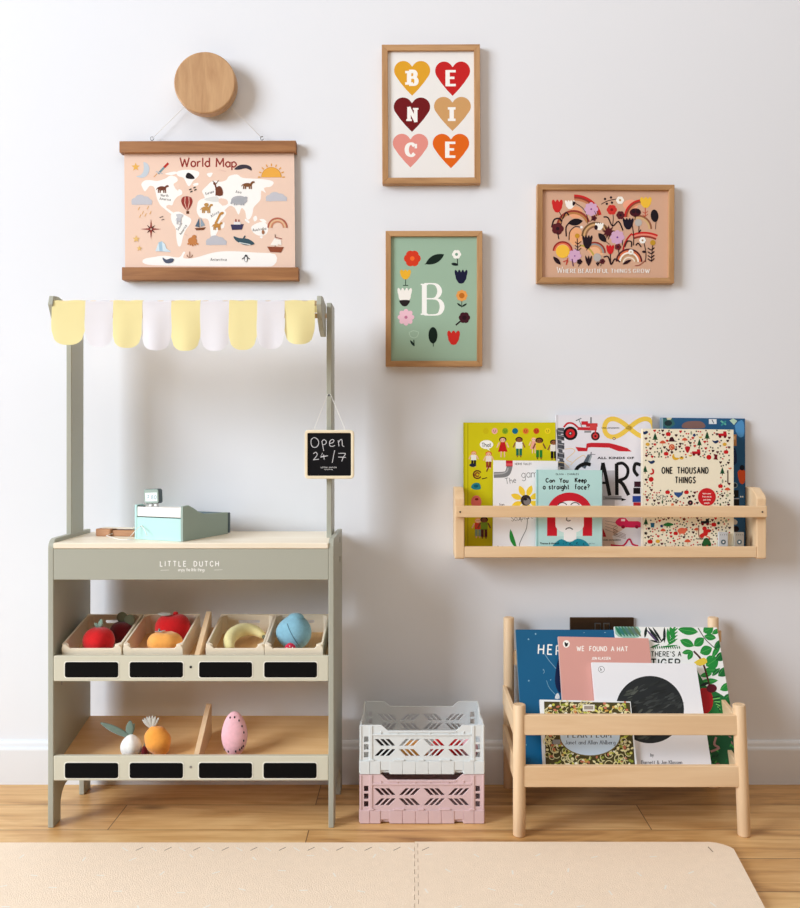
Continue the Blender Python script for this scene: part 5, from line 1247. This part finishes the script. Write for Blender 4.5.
def d_peach(A):
    A.crop(500,690,5.714)
    fr=[(252,64),(744,70),(780,440),(262,440)]
    A.poly([(252,66),(743,72),(775,470),(262,470)],(76,68,36))
    rn=random.Random(3)
    A.up(); A.hold=True
    def edge(y): return 252+(y-66)*.025, 743+(y-66)*.08
    for k in range(560):
        y=rn.uniform(76,455); l,r_=edge(y); x=rn.uniform(l+10,r_-10)
        if ((x-512)/172)**2+((y-262)/116)**2<1: continue
        A.z+=2e-6; c=rn.choice([(224,214,110),(196,196,80),(236,226,170),(210,160,80),(150,160,60),(240,236,216),(200,120,90)])
        q=rn.random()
        if q<.45: a=rn.uniform(0,6); A.leaf(x,y,x+26*cos(a),y+20*sin(a),12,c)
        elif q<.7: A.ell(x,y,9,8,c,0,9)
        else: A.arc(x,y,rn.uniform(12,24),rn.uniform(0,180),rn.uniform(200,360),4.5,(226,216,160))
    A.hold=False
    for x0,x1 in ((472,540),): A.rect(x0,84,x1,120,(236,232,216)); A.rect(x0+8,92,x1-8,112,(160,150,140))
    A.rect(300,284,344,310,(150,150,150))
    A.ell(514,262,176,118,(120,104,60),0,40); A.ell(514,262,170,112,(206,224,240),0,40)
    A.stext('EACH PEACH',512,216,34,5,(40,40,50),align=.5,serif=.9,thin=2.4,sp=.26); A.stext('PEAR PLUM',510,272,34,5.4,(40,40,50),align=.5,serif=.9,thin=2.4,sp=.30,wx=1.1); A.stext('Janet and Allan Ahlberg',515,311,22,3,(50,60,90),align=.5,serif=.9,thin=1.6,sp=.22)
ROW_R='picture books in the floor rack'; L2=math.radians(30)
TOPZ=.1130
book('picture_book','large deep blue picture book with white capitals at the left of the floor rack',(515.8,629.5),(524.6,705),(640,630),-.210,TOPZ,L2,.0095,d_here,(14,92,134),ROW_R,spine=(70,120,150))
book('picture_book','picture book with green jungle leaves at the right of the floor rack',(614.5,626.5),(619,700),(717,627.5),-.2225,TOPZ,L2,.0085,d_tiger,(240,242,240),ROW_R)
book('picture_book','dusty pink picture book with plain white lettering in the floor rack',(558.3,636.5),(561.8,703),(648.5,638.3),-.2350,TOPZ,L2,.0090,d_hat,(216,158,148),ROW_R,spine=(226,190,182))
book('picture_book','white picture book with a large dark grey disc in the floor rack',(591.8,662.3),(595,703),(696,663.6),-.2475,TOPZ,L2,.0090,d_circle,(238,238,242),ROW_R)
book('picture_book','white bordered picture book with ornate yellow green pattern at the rack front',(540,699.5),(543.8,766),(630.5,701.5),-.2600,TOPZ,L2,.0090,d_peach,(238,240,240),ROW_R)

# ================================================================ FOLDING CRATES
def crate(z0,mat,label,name='folding_crate'):
    x0,x1,yf,yb=-.1137,.1523,-.225,-.054; w=x1-x0; d=yb-yf; H=.1055; t=.0032
    r=thing(name,label,'plastic crate',((x0+x1)/2,(yf+yb)/2,z0),group='stacked folding crates')
    def outline(w):
        k=.044; return [(0,.0005),(k,.0005),(k+.003,.008),(k+.017,.008),(k+.020,.0005),(w-k-.020,.0005),(w-k-.017,.008),(w-k-.003,.008),(w-k,.0005),(w,.0005),(w,H),(w-.046,H),(w-.060,H-.012),(.060,H-.012),(.046,H),(0,H)]
    def slots(w,groups):
        hs=[]
        for row,(va,vb) in enumerate(((.0607,.0757),(.0390,.0540))):
            for g,(ua,ub) in enumerate(groups):
                s_=1 if (g+row)%2==0 else -1; sw=.0080; run=.0145; gw=ub-ua; dx=(gw-run-sw)/2
                for i in range(3):
                    u=ua+i*dx
                    q=[(u,vb),(u+sw,vb),(u+sw+run,va),(u+run,va)] if s_>0 else [(u,va),(u+sw,va),(u+sw+run,vb),(u+run,vb)]
                    hs.append(q)
        for u0 in (.0085,w-.0085-.0095):
            for k in range(4):
                if k==3: continue
                hs.append([(u0,.036+k*.0165),(u0+.0095,.036+k*.0165),(u0+.0095,.048+k*.0165),(u0,.048+k*.0165)])
        return hs
    gl=((.031,.077),(.0835,.1295),(.1365,.1825),(.189,.235))
    def face(nm,O,ex):
        O=Vector(O); ex=Vector(ex); ez=Vector((0,0,1)); n=ex.cross(ez)
        L=w if abs(ex.x)>.5 else d-2*t-.0006
        g=gl if L==w else ((.026,.068),(.092,.134))
        mb=MB(); plate(mb,outline(L),slots(L,g),O-n*t/2,ex,ez,t,mat,.0003)
        def bar(u0,u1,v0,v1,p):    # raised rib on the outside
            P=[O+ex*u+ez*v for u,v in ((u0,v0),(u1,v0),(u1,v1),(u0,v1))]; mb.prism(P,n*p,mat,.0004)
        ns=10 if L==w else 6
        bar(0,.0205,.001,.029,.0022); bar(.0217,.0435,.001,.029,.0022); [bar(.0635+(L-.127)*k/5+.0006,.0635+(L-.127)*(k+1)/5-.0006,.001,.029,.0022) for k in range(5)]; bar(L-.0205,L,.001,.029,.0022); bar(L-.0435,L-.0217,.001,.029,.0022); bar(.0438,L-.0438,.0095,.029,.0012)
        bar(0,.0035,.030,H-.001,.0014); bar(L-.0035,L,.030,H-.001,.0014)
        bar(.0205,.0265,.031,H-.001,.0016); bar(L-.0265,L-.0205,.031,H-.001,.0016)
        bar(.027,L-.027,.0835,.0865,.0022); bar(.060,L-.060,H-.0155,H-.0122,.0018)
        for u in ((.045,.080,.118,.150,.190,.222) if L==w else (.045,.08,.112)): 
            if u<L-.03: bar(u-.0015,u+.0015,.0866,.0925,.0016)
        for s0,s1 in (((.02,.03),(.072,.095),(.125,.137),(.17,.194),(.235,.246)) if L==w else ((.02,.03),(.07,.09))): bar(s0,s1,.0293,.0325,.003)
        for k in range(ns): 
            u=.006+(L-.012)*k/(ns-1)
        mb.build(nm,r)
    face('front_panel',(x0,yf,z0),(1,0,0)); face('back_panel',(x1,yb,z0),(-1,0,0))
    face('side_panel',(x0,yb-t-.0003,z0),(0,-1,0)); face('side_panel',(x1,yf+t+.0003,z0),(0,1,0))
    mb=MB(); mb.box(x0+t,x1-t,yf+t,yb-t,z0+.003,z0+.006,mat); mb.build('base',r)
    return r
M_CW=paint('pale_grey_green_plastic',(222,227,228),.42,spec=.4); M_CP=paint('pale_pink_plastic',(222,194,196),.42,spec=.4)
crate(.0004,M_CP,'pink plastic folding crate standing on the floor under the white one')
crate(.1062,M_CW,'off white plastic folding crate stacked on the pink crate')
zc=.1062+.0064
for nm,lb,c,x,y,r3,m in (('felt_ball','red soft toy seen through the slots of the white crate','toy ball',.075,-.175,(.036,.030,.030),FR_),('felt_ball','pale pink soft toy at the right inside the white crate','toy ball',.122,-.165,(.022,.026,.026),FPK),('felt_ball','dark soft toy at the left inside the white crate','toy ball',-.070,-.170,(.030,.030,.027),FBK),('felt_ball','orange soft toy inside the white crate between dark and red ones','toy ball',.003,-.178,(.030,.026,.025),FOR)):
    mb=MB(); mb.blob((x,y,zc+r3[2]),r3,m,lobes(6,.03,.08)); o=mb.build(nm,None,(x,y,zc)); tag(o,lb,c,'soft toys inside the white crate')

# ================================================================ PLAY MAT
M_FOAM=paint('beige_foam',(246,226,203),.8,bump=.9,bscale=420,spec=.2,var=.02); M_SPECK=paint('cream_speckle',(246,238,226),.8); M_SLIT=paint('dark_slit',(110,88,70),.9)
MT=.012
def teeth(x,ys,g):
    out=[]; y=ys[0]; k=0; P=.030
    while y>ys[1]+P:
        for dx,dy in ((0,0),(0,-.008),(.0065,-.0055),(.0065,-.0215),(0,-.019)): out.append((x+dx+g,y+dy))
        y-=P
    out.append((x+g,ys[1])); return out
yF,yN=-.3345,-1.55
seam=teeth(.0030,(yF,yN),0)
def mat_tile(poly_,label,seed,x0,x1):
    r_=MB(); r_.prism([(x,y,.0003) for x,y in poly_],(0,0,MT-.0003),M_FOAM)
    rn=random.Random(seed); pts=[]
    for i in range(24):
        for j in range(16):
            x=x0+.02+(i+.5*(j%2))*.112+rn.uniform(-.012,.012); y=yF-.062-j*.060+rn.uniform(-.012,.012)
            if not(x0+.02<x<x1-.05) or y<yN+.02: continue
            a=rn.uniform(0,PI); dx,dy=.0075*cos(a),.0075*sin(a); qx,qy=-sin(a)*.0017,cos(a)*.0017
            r_.add([(x-dx-qx,y-dy-qy,MT+.00012),(x+dx-qx,y+dy-qy,MT+.00012),(x+dx+qx,y+dy+qy,MT+.00012),(x-dx+qx,y-dy+qy,MT+.00012)],[(0,1,2,3)],M_SPECK)
    if x0<-.5:
        for k in range(11):
            px=136+k*28.6
            for dx_,m,zz in ((0,M_SLIT,.00012),):
                a=plane_pt(px,850.5,Vector((0,0,MT)),Vector((0,0,1))); b=plane_pt(px+7,847.2,Vector((0,0,MT)),Vector((0,0,1)))
                d=(b-a).normalized(); q=Vector((-d.y,d.x,0))*.0008; u=Vector((0,0,.00012)); r_.add([a-q+u,b-q+u,b+q+u,a+q+u],[(0,1,2,3)],m)
        for k in range(11):
            px=122+k*28.6
            a=plane_pt(px,847.5,Vector((0,0,MT)),Vector((0,0,1))); b=plane_pt(px+6,851,Vector((0,0,MT)),Vector((0,0,1)))
            d=(b-a).normalized(); q=Vector((-d.y,d.x,0))*.0014; u=Vector((0,0,.00012)); r_.add([a-q+u,b-q+u,b+q+u,a+q+u],[(0,1,2,3)],M_SPECK)
    else:
        a=plane_pt(708,846.8,Vector((0,0,MT)),Vector((0,0,1))); b=plane_pt(713,852,Vector((0,0,MT)),Vector((0,0,1))); d=(b-a).normalized(); q=Vector((-d.y,d.x,0))*.0010; u=Vector((0,0,.00012)); r_.add([a-q+u,b-q+u,b+q+u,a+q+u],[(0,1,2,3)],M_SLIT)
    o=r_.build('foam_mat_tile',None,((x0+x1)/2,yF,0)); tag(o,label,'play mat','beige foam mat tiles on the floor'); return o
left=[(-1.45,yN),(-1.45,yF-.0015),(.003,yF-.0015)]+[(x-.0004,y) for x,y in seam[1:]]
right=[(x+.0004,y) for x,y in seam[::-1]]+[(.0038,yF+.002)]+[(.585,yF+.001)]+[(.590+.050*sin(math.radians(a)),yF-.044+.046*cos(math.radians(a))) for a in range(10,85,15)]+[(.612,yF-.235),(.575,-.86),(.500,yN)]
mat_tile(left,'wide beige speckled foam mat tile in front of the toy stall',1,-1.45,.0)
mat_tile(right,'beige speckled foam mat tile with rounded corner in front of the book rack',2,.0,.60)

# ================================================================ LIGHT AND CAMERA
def area(name,loc,target,sx,sy,power,col):
    l=bpy.data.lights.new(name,'AREA'); l.shape='RECTANGLE'; l.size=sx; l.size_y=sy; l.energy=power; l.color=col
    o=bpy.data.objects.new(name,l); C.objects.link(o); o.location=loc; d=Vector(target)-Vector(loc); o.rotation_euler=d.to_track_quat('-Z','Y').to_euler(); return o
area('window_light',(-5.0,-3.2,2.75),(.1,0,.75),2.6,3.0,432,(.85,.925,1))
area('ceiling_bounce',(.5,-1.7,3.1),(0,-.3,.2),2.6,2.2,24,(1,.93,.87))
wd=bpy.data.worlds.new('soft_room'); bpy.context.scene.world=wd; wd.use_nodes=True
bg=wd.node_tree.nodes['Background']; bg.inputs[0].default_value=(1,.87,.74,1); bg.inputs[1].default_value=.245
_n=wd.node_tree.nodes; _tc=_n.new('ShaderNodeTexCoord'); _sx=_n.new('ShaderNodeSeparateXYZ'); _mr=_n.new('ShaderNodeMapRange')
_mr.inputs[1].default_value=-.1; _mr.inputs[2].default_value=.9; _mr.inputs[3].default_value=.10; _mr.inputs[4].default_value=.36
wd.node_tree.links.new(_tc.outputs['Generated'],_sx.inputs[0]); wd.node_tree.links.new(_sx.outputs[2],_mr.inputs[0]); wd.node_tree.links.new(_mr.outputs[0],bg.inputs[1])
cam=bpy.data.cameras.new('camera'); cam.sensor_fit='HORIZONTAL'; cam.sensor_width=36; cam.lens=36*FP/800; cam.shift_x=-(CX-400)/800; cam.shift_y=-(454-CY)/800
co=bpy.data.objects.new('camera',cam); C.objects.link(co); co.location=CAM; co.rotation_euler=(PI/2,0,0); cam.clip_start=.05
sc_=bpy.context.scene; sc_.camera=co
sc_.view_settings.view_transform='Standard'; sc_.view_settings.look='None'; sc_.view_settings.exposure=0; sc_.view_settings.gamma=1
sc_.cycles.use_denoising=True; sc_.cycles.max_bounces=8; sc_.cycles.diffuse_bounces=5; sc_.cycles.sample_clamp_indirect=6
